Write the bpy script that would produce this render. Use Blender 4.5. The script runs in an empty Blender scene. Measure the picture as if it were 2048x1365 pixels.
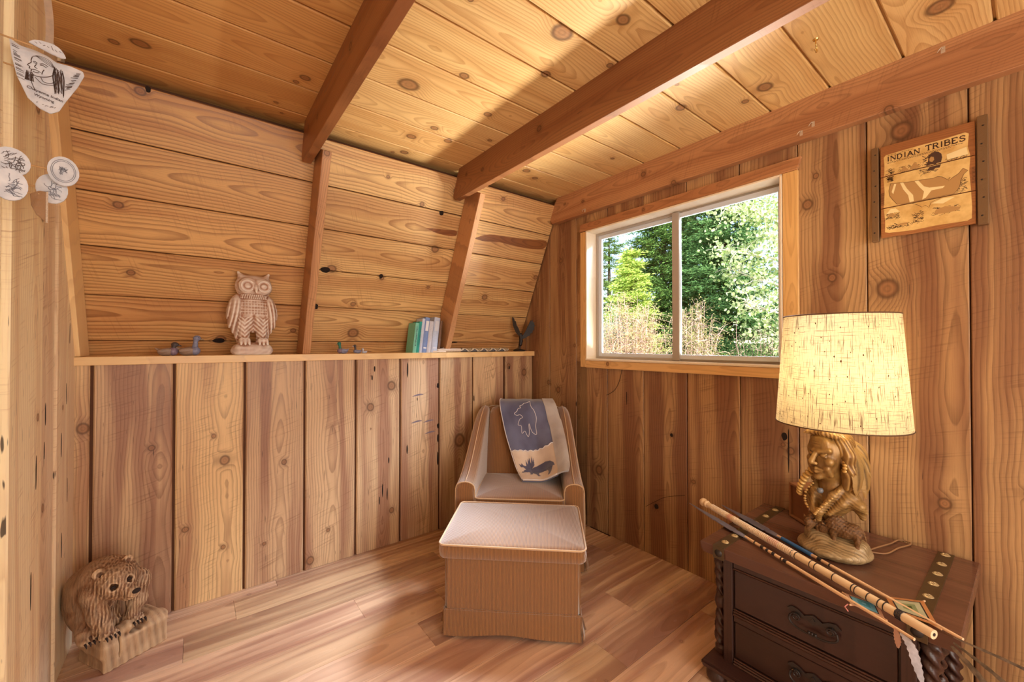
import bpy, bmesh, math, random
import numpy as np
from mathutils import Vector, Matrix, Euler, noise as mnoise

# ------------------------------------------------------------------ scene, camera, light
scn = bpy.context.scene
COL = scn.collection
CAM = (-2.2363, -2.5857, 1.3)
cd = bpy.data.cameras.new('camera'); cam = bpy.data.objects.new('camera', cd); COL.objects.link(cam)
cam.location = CAM
cam.rotation_euler = (math.radians(90.545), 0, math.radians(-37.9))
cd.sensor_width = 36; cd.lens = 813.0 / 2048 * 36; cd.clip_start = 0.02
scn.camera = cam
scn.view_settings.view_transform = 'Standard'; scn.view_settings.look = 'None'
scn.view_settings.gamma = 1; scn.view_settings.use_curve_mapping = False
scn.view_settings.exposure = 0.62

w = bpy.data.worlds.new('sky'); scn.world = w; w.use_nodes = True
nt = w.node_tree; nt.nodes.clear()
st = nt.nodes.new('ShaderNodeTexSky'); st.sky_type = 'NISHITA'; st.sun_disc = False
st.sun_elevation = math.radians(48); st.sun_rotation = math.radians(215); st.air_density = 1.2; st.dust_density = 0.6
bgn = nt.nodes.new('ShaderNodeBackground'); bgn.inputs[1].default_value = 0.30
wo = nt.nodes.new('ShaderNodeOutputWorld')
nt.links.new(st.outputs[0], bgn.inputs[0]); nt.links.new(bgn.outputs[0], wo.inputs[0])

def light(name, kind, loc, target=None, **kw):
    ld = bpy.data.lights.new(name, kind)
    o = bpy.data.objects.new(name, ld); COL.objects.link(o); o.location = loc
    if target is not None:
        o.rotation_euler = (Vector(target) - Vector(loc)).to_track_quat('-Z', 'Y').to_euler()
    for k, v in kw.items(): setattr(ld, k, v)
    return o
# the sun stands behind the house and lights the trees outside
light('sun', 'SUN', (-4, -6, 9), (3, 2, 0), energy=8.0, angle=0.01, color=(1.0, .95, .86))
# daylight bounced up off the bright ground, under the sill, and down from the open sky over the window head
light('ground_bounce_light', 'AREA', (0.62, -1.28, 0.80), (-1.1, -0.95, 2.3), energy=120, shape='RECTANGLE', size=1.25, size_y=.42, color=(1.0, .93, .80))
light('sky_window_light', 'AREA', (0.72, -1.2, 2.80), (-1.35, -1.1, 0.45), energy=400, shape='RECTANGLE', size=1.3, size_y=.6, color=(.74, .86, 1.0))
# added soft fill behind the camera
light('loft_fill_light', 'AREA', (-1.5, -4.2, 1.25), (-1.7, 0, .75), energy=40, shape='RECTANGLE', size=2.3, size_y=1.5, color=(1.0, .93, .84))
# ------------------------------------------------------------------ helpers
RND = random.Random(7)
def link(o, parent=None):
    COL.objects.link(o)
    if parent is not None: o.parent = parent
    return o
def mesh_of(bm, name):
    me = bpy.data.meshes.new(name); bm.to_mesh(me); bm.free(); return me
def smooth(me, ang=None):
    for p in me.polygons: p.use_smooth = True
    if ang is not None:
        try: me.set_sharp_from_angle(angle=math.radians(ang))
        except Exception: pass
def obj(name, data, mat, parent=None, loc=None, rot=None, sm=None, **props):
    if isinstance(data, bmesh.types.BMesh): data = mesh_of(data, name)
    if sm is not None: smooth(data, sm if sm is not True else None)
    o = bpy.data.objects.new(name, data)
    if mat is not None and len(data.materials) == 0:
        for m in (mat if isinstance(mat, (list, tuple)) else [mat]): data.materials.append(m)
    link(o, parent)
    if loc is not None: o.location = loc
    if rot is not None: o.rotation_euler = rot
    for k, v in props.items(): o[k] = v
    return o
def tag(o, label, cat, group=None):
    o['label'] = label; o['category'] = cat
    if group: o['group'] = group
    return o
def thing(name, label, cat, loc=(0, 0, 0), rotz=0, group=None, rot=None):
    o = bpy.data.objects.new(name, None); COL.objects.link(o); o.location = loc
    o.rotation_euler = rot if rot is not None else (0, 0, rotz); o.empty_display_size = .05
    return tag(o, label, cat, group)
def T(*a): return Matrix.Translation(a)
def RZ(a): return Matrix.Rotation(a, 4, 'Z')
def RX(a): return Matrix.Rotation(a, 4, 'X')
def RY(a): return Matrix.Rotation(a, 4, 'Y')
def add_box(bm, lo, hi, bev=0, M=None, seg=1):
    lo = Vector(lo); hi = Vector(hi); c = (lo + hi) / 2; s = hi - lo
    mm = T(*c) @ Matrix.Diagonal((s.x, s.y, s.z, 1))
    if M is not None: mm = M @ mm
    r = bmesh.ops.create_cube(bm, size=1, matrix=mm)
    if bev:
        es = list({e for v in r['verts'] for e in v.link_edges})
        bmesh.ops.bevel(bm, geom=es, offset=bev, segments=seg, affect='EDGES', clamp_overlap=True)
def box(lo, hi, bev=0, M=None, seg=1):
    bm = bmesh.new(); add_box(bm, lo, hi, bev, M, seg); return bm
def add_prism(bm, pts, z0, z1, M=None):
    M = M or Matrix()
    a = [bm.verts.new(M @ Vector((x, y, z0))) for x, y in pts]; b = [bm.verts.new(M @ Vector((x, y, z1))) for x, y in pts]
    n = len(pts); fs = [bm.faces.new(a[::-1]), bm.faces.new(b)]
    for i in range(n): fs.append(bm.faces.new((a[i], a[(i + 1) % n], b[(i + 1) % n], b[i])))
    bmesh.ops.recalc_face_normals(bm, faces=fs)
    return fs
def prism(pts, z0, z1, M=None, bev=0):
    bm = bmesh.new(); add_prism(bm, pts, z0, z1, M)
    if bev: bmesh.ops.bevel(bm, geom=bm.edges[:], offset=bev, segments=2, affect='EDGES', clamp_overlap=True)
    return bm
def add_lathe(bm, prof, seg=24, M=None, sx=1, sy=1):
    M = M or Matrix(); rings = []
    for r, z in prof:
        if r < 1e-6: rings.append([bm.verts.new(M @ Vector((0, 0, z)))])
        else: rings.append([bm.verts.new(M @ Vector((r * sx * math.cos(2 * math.pi * i / seg), r * sy * math.sin(2 * math.pi * i / seg), z))) for i in range(seg)])
    fs = []
    for A, B in zip(rings, rings[1:]):
        for i in range(seg):
            j = (i + 1) % seg
            if len(A) == 1 and len(B) == 1: continue
            if len(A) == 1: fs.append(bm.faces.new((A[0], B[j], B[i])))
            elif len(B) == 1: fs.append(bm.faces.new((A[i], A[j], B[0])))
            else: fs.append(bm.faces.new((A[i], A[j], B[j], B[i])))
    bmesh.ops.recalc_face_normals(bm, faces=fs)
def lathe(prof, seg=24, M=None, sx=1, sy=1):
    bm = bmesh.new(); add_lathe(bm, prof, seg, M, sx, sy); return bm
def add_tube(bm, pts, rad, seg=8, cap=True, closed=False):
    pts = [Vector(p) for p in pts]; n = len(pts)
    rads = rad if isinstance(rad, (list, tuple)) else [rad] * n
    rings = []; up = None
    for i, p in enumerate(pts):
        a = pts[(i - 1) % n] if (closed or i > 0) else p; b = pts[(i + 1) % n] if (closed or i < n - 1) else p
        t = (b - a).normalized()
        if up is None: up = Vector((0, 0, 1)) if abs(t.z) < .9 else Vector((1, 0, 0))
        x = t.cross(up).normalized(); y = x.cross(t).normalized(); up = y
        rings.append([bm.verts.new(p + (x * math.cos(2 * math.pi * k / seg) + y * math.sin(2 * math.pi * k / seg)) * rads[i]) for k in range(seg)])
    fs = []
    rng = range(n) if closed else range(n - 1)
    for i in rng:
        A, B = rings[i], rings[(i + 1) % n]
        for k in range(seg): fs.append(bm.faces.new((A[k], A[(k + 1) % seg], B[(k + 1) % seg], B[k])))
    if cap and not closed:
        fs.append(bm.faces.new(rings[0][::-1])); fs.append(bm.faces.new(rings[-1]))
    bmesh.ops.recalc_face_normals(bm, faces=fs)
def tube(pts, rad, seg=8, cap=True, closed=False):
    bm = bmesh.new(); add_tube(bm, pts, rad, seg, cap, closed); return bm
def catmull(pts, n=6):
    P = [Vector(p) for p in pts]; P = [P[0] * 2 - P[1]] + P + [P[-1] * 2 - P[-2]]; out = []
    for i in range(1, len(P) - 2):
        for k in range(n):
            t = k / n; a, b, c, d = P[i - 1], P[i], P[i + 1], P[i + 2]
            out.append(.5 * ((2 * b) + (c - a) * t + (2 * a - 5 * b + 4 * c - d) * t * t + (3 * b - a - 3 * c + d) * t ** 3))
    out.append(P[-2]); return out
def add_ribbon(bm, pts, wd, nrm, off=0):
    """flat stroke of width wd along pts, lying in the plane with normal nrm"""
    nrm = Vector(nrm); pts = [Vector(p) for p in pts]; L = []
    for i, p in enumerate(pts):
        t = (pts[min(i + 1, len(pts) - 1)] - pts[max(i - 1, 0)]).normalized(); s = t.cross(nrm).normalized() * wd / 2
        L.append((bm.verts.new(p + s + nrm * off), bm.verts.new(p - s + nrm * off)))
    for a, b in zip(L, L[1:]): bm.faces.new((a[0], a[1], b[1], b[0]))

# ---- signed-distance sculpting, meshed with surface nets
class Sculpt:
    def __init__(s): s.ops = []
    def add(s, f, lo, hi, k=.01, op='u'): s.ops.append((f, np.array(lo, float), np.array(hi, float), k, op)); return s
    def ell(s, c, r, rot=None, k=.01, op='u'):
        c = np.array(c, float); r = np.array(r, float) if np.ndim(r) else np.array([r] * 3, float)
        R = np.array(Euler([math.radians(a) for a in rot]).to_matrix()) if rot else np.eye(3)
        def f(P):
            q = (P - c) @ R; k0 = np.linalg.norm(q / r, axis=-1); k1 = np.linalg.norm(q / (r * r), axis=-1)
            return k0 * (k0 - 1) / np.maximum(k1, 1e-6)
        m = r.max(); return s.add(f, c - m, c + m, k, op)
    def cap(s, a, b, ra, rb, k=.01, op='u', flat=None):
        a = np.array(a, float); b = np.array(b, float); ab = b - a; L2 = max(ab @ ab, 1e-9)
        def f(P):
            t = np.clip(((P - a) @ ab) / L2, 0, 1)
            return np.linalg.norm(P - a - t[..., None] * ab, axis=-1) - (ra + (rb - ra) * t)
        m = max(ra, rb); return s.add(f, np.minimum(a, b) - m, np.maximum(a, b) + m, k, op)
    def path(s, pts, rads, k=.01, op='u'):
        for i in range(len(pts) - 1): s.cap(pts[i], pts[i + 1], rads[i], rads[i + 1], k, op)
        return s
    def box(s, c, hs, r=.005, rot=None, k=.01, op='u'):
        c = np.array(c, float); hs = np.array(hs, float)
        R = np.array(Euler([math.radians(a) for a in rot]).to_matrix()) if rot else np.eye(3)
        def f(P):
            q = np.abs((P - c) @ R) - (hs - r)
            return np.linalg.norm(np.maximum(q, 0), axis=-1) + np.minimum(q.max(-1), 0) - r
        m = np.linalg.norm(hs); return s.add(f, c - m, c + m, k, op)
    def mesh(s, h, name, disp=None):
        u = [o for o in s.ops if o[4] == 'u']
        lo = np.min([o[1] for o in u], 0) - 3 * h; hi = np.max([o[2] for o in u], 0) + 3 * h
        n = np.ceil((hi - lo) / h).astype(int) + 1
        F = np.full(n, 1.0, np.float32)
        for f, a, b, k, op in s.ops:
            m = max(k * 2, .02) + 2 * h
            i0 = np.clip(((a - m - lo) / h).astype(int), 0, n - 1); i1 = np.clip(((b + m - lo) / h).astype(int) + 2, 1, n)
            ax = [lo[d] + h * np.arange(i0[d], i1[d]) for d in range(3)]
            P = np.stack(np.meshgrid(*ax, indexing='ij'), -1)
            d = f(P); sl = tuple(slice(i0[q], i1[q]) for q in range(3)); A = F[sl]
            if op == 'u':
                kk = max(k, 1e-5); t = np.clip(.5 + .5 * (A - d) / kk, 0, 1); F[sl] = A * (1 - t) + d * t - kk * t * (1 - t)
            else:
                kk = max(k, 1e-5); t = np.clip(.5 - .5 * (A + d) / kk, 0, 1); F[sl] = A * (1 - t) - d * t + kk * t * (1 - t)
        if disp is not None:
            idx = np.argwhere(np.abs(F) < 4 * h); P = lo + idx * h
            F[tuple(idx.T)] += disp(P)
        return surfnet(F, lo, h, name)
def surfnet(F, lo, h, name):
    s = F < 0; n = np.array(F.shape)
    cnt = sum(s[i:n[0] - 1 + i, j:n[1] - 1 + j, k:n[2] - 1 + k].astype(np.int8) for i in (0, 1) for j in (0, 1) for k in (0, 1))
    cells = np.argwhere((cnt > 0) & (cnt < 8)); idx = np.full(n - 1, -1, int); idx[tuple(cells.T)] = np.arange(len(cells))
    acc = np.zeros((len(cells), 3)); w = np.zeros(len(cells))
    for ax in range(3):
        o1, o2 = [d for d in range(3) if d != ax]
        for a in (0, 1):
            for b in (0, 1):
                p0 = cells.copy(); p0[:, o1] += a; p0[:, o2] += b; p1 = p0.copy(); p1[:, ax] += 1
                f0 = F[tuple(p0.T)]; f1 = F[tuple(p1.T)]; m = (f0 < 0) != (f1 < 0)
                t = f0[m] / (f0[m] - f1[m]); q = p0[m].astype(float); q[:, ax] += t
                acc[m] += q; w[m] += 1
    V = lo + acc / w[:, None] * h; quads = []
    for ax in range(3):
        o1, o2 = [d for d in range(3) if d != ax]
        sl0 = [slice(1, None)] * 3; sl1 = [slice(1, None)] * 3; sl0[ax] = slice(0, -1); sl1[ax] = slice(1, None)
        a = s[tuple(sl0)]; b = s[tuple(sl1)]; e = np.argwhere(a != b)
        if not len(e): continue
        flip = a[tuple(e.T)]; e[:, o1] += 1; e[:, o2] += 1
        ok = (e[:, o1] < n[o1] - 1) & (e[:, o2] < n[o2] - 1); e = e[ok]; flip = flip[ok]
        def C(d1, d2):
            q = e.copy(); q[:, o1] -= d1; q[:, o2] -= d2; return idx[tuple(q.T)]
        Q = np.stack([C(1, 1), C(0, 1), C(0, 0), C(1, 0)], 1)
        if ax == 1: flip = ~flip
        Q[~flip] = Q[~flip][:, ::-1]; quads.append(Q)
    Q = np.concatenate(quads); me = bpy.data.meshes.new(name)
    me.from_pydata(V.tolist(), [], Q.tolist()); me.update()
    for p in me.polygons: p.use_smooth = True
    return me
def wave3(P, f, seed=0):
    """cheap vectorised lumpy noise"""
    r = np.random.RandomState(seed); out = 0
    for i in range(5):
        d = r.normal(size=3); d /= np.linalg.norm(d); out = out + np.sin(P @ d * f * (1 + .35 * i) + r.uniform(0, 6)) / 5
    return out

# ------------------------------------------------------------------ materials
class N:
    def __init__(s, name):
        s.m = bpy.data.materials.new(name); s.m.use_nodes = True; s.t = s.m.node_tree; s.t.nodes.clear()
        s.out = s.t.nodes.new('ShaderNodeOutputMaterial'); s.b = s.t.nodes.new('ShaderNodeBsdfPrincipled')
        s.t.links.new(s.b.outputs[0], s.out.inputs[0])
    def n(s, typ, **kw):
        nd = s.t.nodes.new('ShaderNode' + typ)
        for k, v in kw.items(): setattr(nd, k, v)
        return nd
    def l(s, a, b): s.t.links.new(a, b)
    def set(s, sock, v):
        if isinstance(v, bpy.types.NodeSocket): s.l(v, sock)
        elif v is not None: sock.default_value = v
    def math(s, op, a, b=None, c=None, clamp=False):
        nd = s.n('Math', operation=op, use_clamp=clamp)
        for i, v in enumerate((a, b, c)):
            if v is not None: s.set(nd.inputs[i], v)
        return nd.outputs[0]
    def vm(s, op, a, b=None, sc=None):
        nd = s.n('VectorMath', operation=op); s.set(nd.inputs[0], a)
        if b is not None: s.set(nd.inputs[1], b)
        if sc is not None: s.set(nd.inputs['Scale'], sc)
        return nd.outputs['Value'] if op in ('LENGTH', 'DOT_PRODUCT', 'DISTANCE') else nd.outputs[0]
    def xyz(s, x, y, z):
        nd = s.n('CombineXYZ')
        for i, v in enumerate((x, y, z)): s.set(nd.inputs[i], v)
        return nd.outputs[0]
    def sep(s, v):
        nd = s.n('SeparateXYZ'); s.l(v, nd.inputs[0]); return nd.outputs
    def noise(s, vec, scale, detail=2, rough=.5, dist=0):
        nd = s.n('TexNoise'); s.set(nd.inputs['Vector'], vec); nd.inputs['Scale'].default_value = scale
        nd.inputs['Detail'].default_value = detail; nd.inputs['Roughness'].default_value = rough; nd.inputs['Distortion'].default_value = dist
        return nd.outputs['Fac']
    def ramp(s, fac, stops, interp='LINEAR'):
        nd = s.n('ValToRGB'); s.l(fac, nd.inputs[0]); cr = nd.color_ramp; cr.interpolation = interp
        while len(cr.elements) < len(stops): cr.elements.new(.5)
        for e, (p, c) in zip(cr.elements, stops):
            e.position = p; e.color = (c, c, c, 1) if isinstance(c, (int, float)) else (*c, 1)
        return nd.outputs[0]
    def mix(s, fac, a, b, mode='MIX'):
        nd = s.n('Mix', data_type='RGBA', blend_type=mode); s.set(nd.inputs[0], fac)
        for q, v in ((6, a), (7, b)):
            if isinstance(v, tuple) and len(v) == 3: v = (*v, 1)
            s.set(nd.inputs[q], v)
        return nd.outputs[2]
    def map(s, v, a, b, c=0.0, d=1.0, smooth=False):
        nd = s.n('MapRange', clamp=True, interpolation_type='SMOOTHSTEP' if smooth else 'LINEAR'); s.set(nd.inputs[0], v)
        for i, q in enumerate((a, b, c, d)): s.set(nd.inputs[i + 1], q)
        return nd.outputs[0]
    def bump(s, hgt, strength=.3, dist=.002):
        nd = s.n('Bump'); nd.inputs['Strength'].default_value = strength; nd.inputs['Distance'].default_value = dist
        s.l(hgt, nd.inputs['Height']); s.l(nd.outputs[0], s.b.inputs['Normal'])
    def col(s, v):
        s.set(s.b.inputs['Base Color'], (*v, 1) if isinstance(v, tuple) else v)
    def fin(s, rough=.5, **kw):
        s.set(s.b.inputs['Roughness'], rough)
        for k, v in kw.items(): s.set(s.b.inputs[k.replace('_', ' ').replace('metallic', 'Metallic')], v)
        return s.m
    def obj(s): return s.n('TexCoord').outputs['Object']
def lin(r, g, b):
    f = lambda c: (c / 255 / 12.92) if c <= 10.3 else ((c / 255 + .055) / 1.055) ** 2.4
    return (f(r), f(g), f(b))
def plain(name, c, rough=.5, bump=0, bs=60, var=0, **kw):
    m = N(name)
    if var or bump:
        co = m.obj(); nz = m.noise(co, bs, 3, .6)
        if var: m.col(m.mix(m.map(nz, .3, .7), tuple(x * (1 - var) for x in c), tuple(min(1, x * (1 + var)) for x in c)))
        else: m.col(c)
        if bump: m.bump(nz, bump, .002)
    else: m.col(c)
    return m.fin(rough, **kw)

def wood(name, light, dark, heart, ring=.013, contrast=.6, streak=.5, rough=.5, knots=.5, pits=0, saw=0, bump=.25, wid=.2, knotc=(.10, .045, .02)):
    """board wood: length along local X, width along local Y. Object props: tint, k0..k2 = (x, y, radius) knots"""
    m = N(name); co = m.obj(); X, Y, Z = m.sep(co)
    oi = m.n('ObjectInfo').outputs['Random']
    wn = m.n('TexWhiteNoise', noise_dimensions='1D'); m.l(oi, wn.inputs['W']); R = m.sep(wn.outputs['Color'])
    xo = m.math('MULTIPLY_ADD', R[0], 37.0, X)
    base = m.xyz(xo, Y, Z)
    # warp
    nA = m.noise(m.xyz(m.math('MULTIPLY', xo, 1.6), m.math('MULTIPLY', Y, 4.0), R[1]), 1.0, 2)
    nB = m.noise(m.xyz(m.math('MULTIPLY', xo, .75), R[2], 3.0), 1.0, 2)
    nC = m.noise(m.vm('MULTIPLY', base, (9.0, 30.0, 30.0)), 1.0, 2)
    y0 = m.math('SUBTRACT', Y, m.math('MULTIPLY_ADD', R[1], wid * .7, wid * .15))
    y1 = m.math('ADD', y0, m.math('MULTIPLY_ADD', nA, .06, -.03))
    d = m.math('ADD', m.math('MULTIPLY_ADD', R[2], .03, .004), m.math('MULTIPLY', m.math('ABSOLUTE', m.math('SUBTRACT', nB, .5)), .34))
    r = m.math('SQRT', m.math('ADD', m.math('POWER', y1, 2.0), m.math('POWER', d, 2.0)))
    r = m.math('ADD', r, m.math('MULTIPLY', nC, .0045))
    # knots
    kmask = None; kbark = None; kring = None; rad = None
    def knot(dist, radius, first):
        nonlocal kmask, kbark, r, rad
        q = m.math('DIVIDE', dist, m.math('MAXIMUM', radius, .0008))
        q = m.math('ADD', q, m.math('MULTIPLY_ADD', nC, .3, -.15))
        core = m.map(q, 1.05, .9); rim = m.math('MULTIPLY', m.map(q, .72, .95), m.map(q, 1.35, 1.05)); halo = m.map(q, 3.2, 1.0, 0, 1, True)
        on = m.math('GREATER_THAN', radius, .001)
        core, rim, halo = (m.math('MULTIPLY', v, on) for v in (core, rim, halo))
        r = m.math('ADD', r, m.math('MULTIPLY', m.math('MULTIPLY', halo, radius), .9))
        rr = m.math('MULTIPLY', q, core)
        if kmask is None: kmask, kbark, rad, kh = core, rim, rr, halo
        else: kmask = m.math('MAXIMUM', kmask, core); kbark = m.math('MAXIMUM', kbark, rim); rad = m.math('MAXIMUM', rad, rr); kh = m.math('MAXIMUM', knot.h, halo)
        knot.h = kh
    for i in range(3):
        at = m.n('Attribute', attribute_type='OBJECT', attribute_name='k%d' % i); K = m.sep(at.outputs['Vector'])
        dx = m.math('MULTIPLY', m.math('SUBTRACT', X, K[0]), .85); dy = m.math('SUBTRACT', Y, K[1])
        knot(m.math('SQRT', m.math('ADD', m.math('POWER', dx, 2.0), m.math('POWER', dy, 2.0))), K[2], i == 0)
    if knots > 0:
        vo = m.n('TexVoronoi', feature='F1', voronoi_dimensions='2D'); vo.inputs['Scale'].default_value = 3.1
        m.l(m.xyz(xo, m.math('MULTIPLY_ADD', R[1], 11.0, Y), 0.0), vo.inputs['Vector'])
        V = m.sep(vo.outputs['Color']); rr = m.math('MULTIPLY', m.math('GREATER_THAN', V[0], 1 - knots), m.math('MULTIPLY_ADD', V[1], .011, .004))
        knot(m.math('DIVIDE', vo.outputs['Distance'], 3.1), rr, False)
    fr = m.math('FRACT', m.math('DIVIDE', r, ring))
    rg = m.ramp(fr, [(0, 0), (.45, .12), (.82, .85), (.93, 1), (1, 0)])
    fib = m.noise(m.vm('MULTIPLY', base, (7.0, 330.0, 200.0)), 1.0, 3, .6)
    strk = m.noise(m.vm('MULTIPLY', m.xyz(xo, m.math('MULTIPLY_ADD', R[0], 5.0, y1), R[2]), (.55, 11.0, 1.0)), 1.0, 2, .55)
    c = m.mix(m.math('MULTIPLY', m.map(strk, .42, .62, 0, 1, True), streak), light, heart)
    rc = m.math('MULTIPLY', rg, m.math('MULTIPLY_ADD', fib, contrast * .8, contrast * .55))
    c = m.mix(m.math('MULTIPLY', rc, .78), c, dark)
    c = m.mix(m.math('MULTIPLY', m.map(fib, .5, .75), .30 * contrast + .08), c, dark)
    c = m.mix(m.math('MULTIPLY', knot.h, .28), c, dark)
    kc = m.mix(m.map(m.math('SINE', m.math('MULTIPLY', rad, 14.0)), -1, 1), tuple(min(1, a * 2.6) for a in knotc), tuple(min(1, a * 3.6) for a in knotc))
    c = m.mix(m.math('MULTIPLY', kmask, .72), c, kc); c = m.mix(m.math('MULTIPLY', kbark, .7), c, knotc)
    if pits > 0:
        pn = m.noise(m.vm('MULTIPLY', base, (11.0, 210.0, 60.0)), 1.0, 1, .5); pg = m.noise(m.vm('MULTIPLY', base, (1.7, 9.0, 1.0)), 1.0, 1)
        pm = m.math('MULTIPLY', m.map(pn, .70, .75), m.map(pg, .62 - .16 * pits, .68 - .16 * pits)); c = m.mix(m.math('MULTIPLY', pm, .9), c, (.04, .02, .012))
    if saw > 0:
        sn = m.noise(m.vm('MULTIPLY', m.xyz(m.math('MULTIPLY_ADD', Y, .3, xo), Y, Z), (130.0, 4.0, 4.0)), 1.0, 2); sg = m.noise(m.vm('MULTIPLY', base, (4.0, 9.0, 4.0)), 1.0, 1)
        c = m.mix(m.math('MULTIPLY', m.math('MULTIPLY', m.map(sn, .55, .7), m.map(sg, .45, .6)), .45 * saw), c, dark)
    tn = m.n('Attribute', attribute_type='OBJECT', attribute_name='tint')
    c = m.mix(1.0, c, tn.outputs['Color'], 'MULTIPLY')
    m.col(c)
    hgt = m.math('SUBTRACT', m.math('MULTIPLY', fib, .5), m.math('MULTIPLY', rg, .4))
    if bump: m.bump(hgt, bump, .0012)
    return m.fin(m.map(rg, 0, 1, rough, rough - .08))

M = {}
def mk():
    pine = dict(ring=.012, rough=.5)
    M['knee'] = wood('pine_panelling', lin(226, 196, 156), lin(120, 80, 58), lin(174, 132, 106), pits=.8, saw=.9, contrast=.6, streak=.95, knots=.16, **pine)
    M['win'] = wood('cedar_panelling', lin(194, 156, 112), lin(92, 56, 36), lin(146, 102, 72), saw=.8, ring=.013, contrast=.6, streak=.95, rough=.48, knots=.10, pits=.25)
    M['slope'] = wood('sloped_boards', lin(234, 196, 136), lin(136, 84, 44), lin(202, 152, 98), ring=.014, contrast=.85, streak=.7, rough=.47, knots=.10, saw=.5)
    M['ceil'] = wood('ceiling_boards', lin(242, 208, 146), lin(176, 116, 62), lin(222, 176, 114), ring=.012, contrast=.6, streak=.55, rough=.45, knots=.16)
    M['beam'] = wood('beam_wood', lin(206, 156, 110), lin(100, 56, 34), lin(172, 116, 76), ring=.010, contrast=.45, streak=.7, rough=.5, knots=.15, wid=.18, pits=.2, saw=.5)
    M['left'] = wood('rough_sawn_boards', lin(252, 236, 202), lin(180, 134, 94), lin(232, 202, 164), ring=.016, contrast=.4, streak=.7, rough=.62, knots=.15, pits=1.3, saw=1.0, bump=.5)
    M['trim'] = wood('window_casing', lin(238, 200, 140), lin(170, 112, 62), lin(216, 170, 112), ring=.014, contrast=.4, streak=.4, rough=.45, knots=.2, wid=.08)
    M['jambw'] = wood('pale_jamb', lin(250, 236, 212), lin(206, 176, 140), lin(244, 222, 190), ring=.014, contrast=.2, streak=.3, rough=.4, knots=0, wid=.08)
    M['shelfw'] = wood('shelf_board', lin(246, 214, 160), lin(186, 132, 82), lin(228, 186, 128), ring=.012, contrast=.35, streak=.4, rough=.42, knots=.1, wid=.06)
    M['floor'] = wood('laminate_planks', lin(222, 186, 152), lin(134, 94, 74), lin(176, 134, 110), ring=.034, contrast=.36, streak=1.0, rough=.28, knots=.16, bump=.05, knotc=(.16, .09, .07))
    M['backing'] = plain('shadow_backing', lin(92, 54, 28), .8)
    M['dark_wood'] = wood('dark_stained_wood', lin(64, 40, 33), lin(30, 18, 15), lin(48, 29, 24), ring=.012, contrast=.5, streak=.5, rough=.36, knots=0, wid=.3, bump=.12)
    M['chest_top'] = wood('chest_top_wood', lin(108, 72, 56), lin(60, 38, 30), lin(84, 54, 42), ring=.02, contrast=.2, streak=.6, rough=.27, knots=0, wid=.3, bump=.08)
mk()
# ------------------------------------------------------------------ room shell, board by board
def structure(name, data, mat, **kw):
    o = obj(name, data, mat, **kw); o['kind'] = 'structure'; return o
def board(name, parent, O, u, v, L, W, T_, mat, tint=(1, 1, 1), knots=(), ch=.003):
    u = Vector(u).normalized(); v = Vector(v).normalized(); n = u.cross(v); O = Vector(O)
    bm = bmesh.new(); pr = [(0, -T_), (0, -ch), (ch, 0), (W - ch, 0), (W, -ch), (W, -T_)]
    A = [bm.verts.new((0, y, z)) for y, z in pr]; B = [bm.verts.new((L, y, z)) for y, z in pr]
    for i in range(6):
        j = (i + 1) % 6; bm.faces.new((A[i], A[j], B[j], B[i]))
    bm.faces.new(A[::-1]); bm.faces.new(B); bmesh.ops.recalc_face_normals(bm, faces=bm.faces[:])
    o = obj(name, bm, mat, parent)
    Mx = Matrix((u, v, n)).transposed().to_4x4(); Mx.translation = O; o.matrix_world = Mx
    o['tint'] = [float(t) for t in tint]; inv = Mx.inverted(); i = 0
    for p, r in knots:
        q = inv @ Vector(p)
        if -.03 < q.x < L + .03 and -.02 < q.y < W + .02 and i < 3:
            o['k%d' % i] = [float(q.x), float(q.y), float(r)]; i += 1
    return o
def tnt(a=.06, warm=.05):
    v = 1 + RND.uniform(-a, a); wq = RND.uniform(-warm, warm)
    return (v * (1 + wq * .3), v, v * (1 - wq))
RX0 = -2.657; CEIL = 2.43; BACKY = -4.55
SP = Vector((0, .207, 1.25)); SD = Vector((0, -.536, 1.18)).normalized(); SN = Vector((0, -.91, -.414)).normalized()

# floor
floor = structure('floor', box((RX0 - .3, BACKY - .1, -.06), (.25, .35, -.014)), M['backing'])
rows = [.1, -.075, -.258, -.44, -.62, -.805, -.99, -1.19, -1.387, -1.57, -1.755, -1.94, -2.12, -2.3, -2.48, -2.66, -2.84, -3.02, -3.2, -3.38, -3.56, -3.74, -3.92, -4.1, -4.28, -4.46, -4.6]
jn = [-1.88, -2.076, -2.27, -1.592, -2.45, -1.411, -2.2, -1.75, -.853, -1.5, -.656, -1.2, -2.0, -.4, -1.6, -.9, -2.3, -1.3, -.6, -1.8, -1.0, -2.2, -.7, -1.5, -.3, -1.1]
k = 0
for i in range(len(rows) - 1):
    x = jn[i]
    while x > RX0: x -= 1.22
    xs = [x + 1.22 * q for q in range(5)]
    for a in xs:
        a0 = max(a, RX0 - .02); a1 = min(a + 1.22, .005)
        if a1 - a0 < .02: continue
        f = RND.uniform(.86, 1.1)
        board('plank', floor, (a0 + .0006, rows[i + 1] + .0006, 0), (1, 0, 0), (0, 1, 0), a1 - a0 - .0012, rows[i] - rows[i + 1] - .0012, .013, M['floor'], (f, f * RND.uniform(.96, 1.02), f * RND.uniform(.92, 1.04)), ch=.0012)

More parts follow.
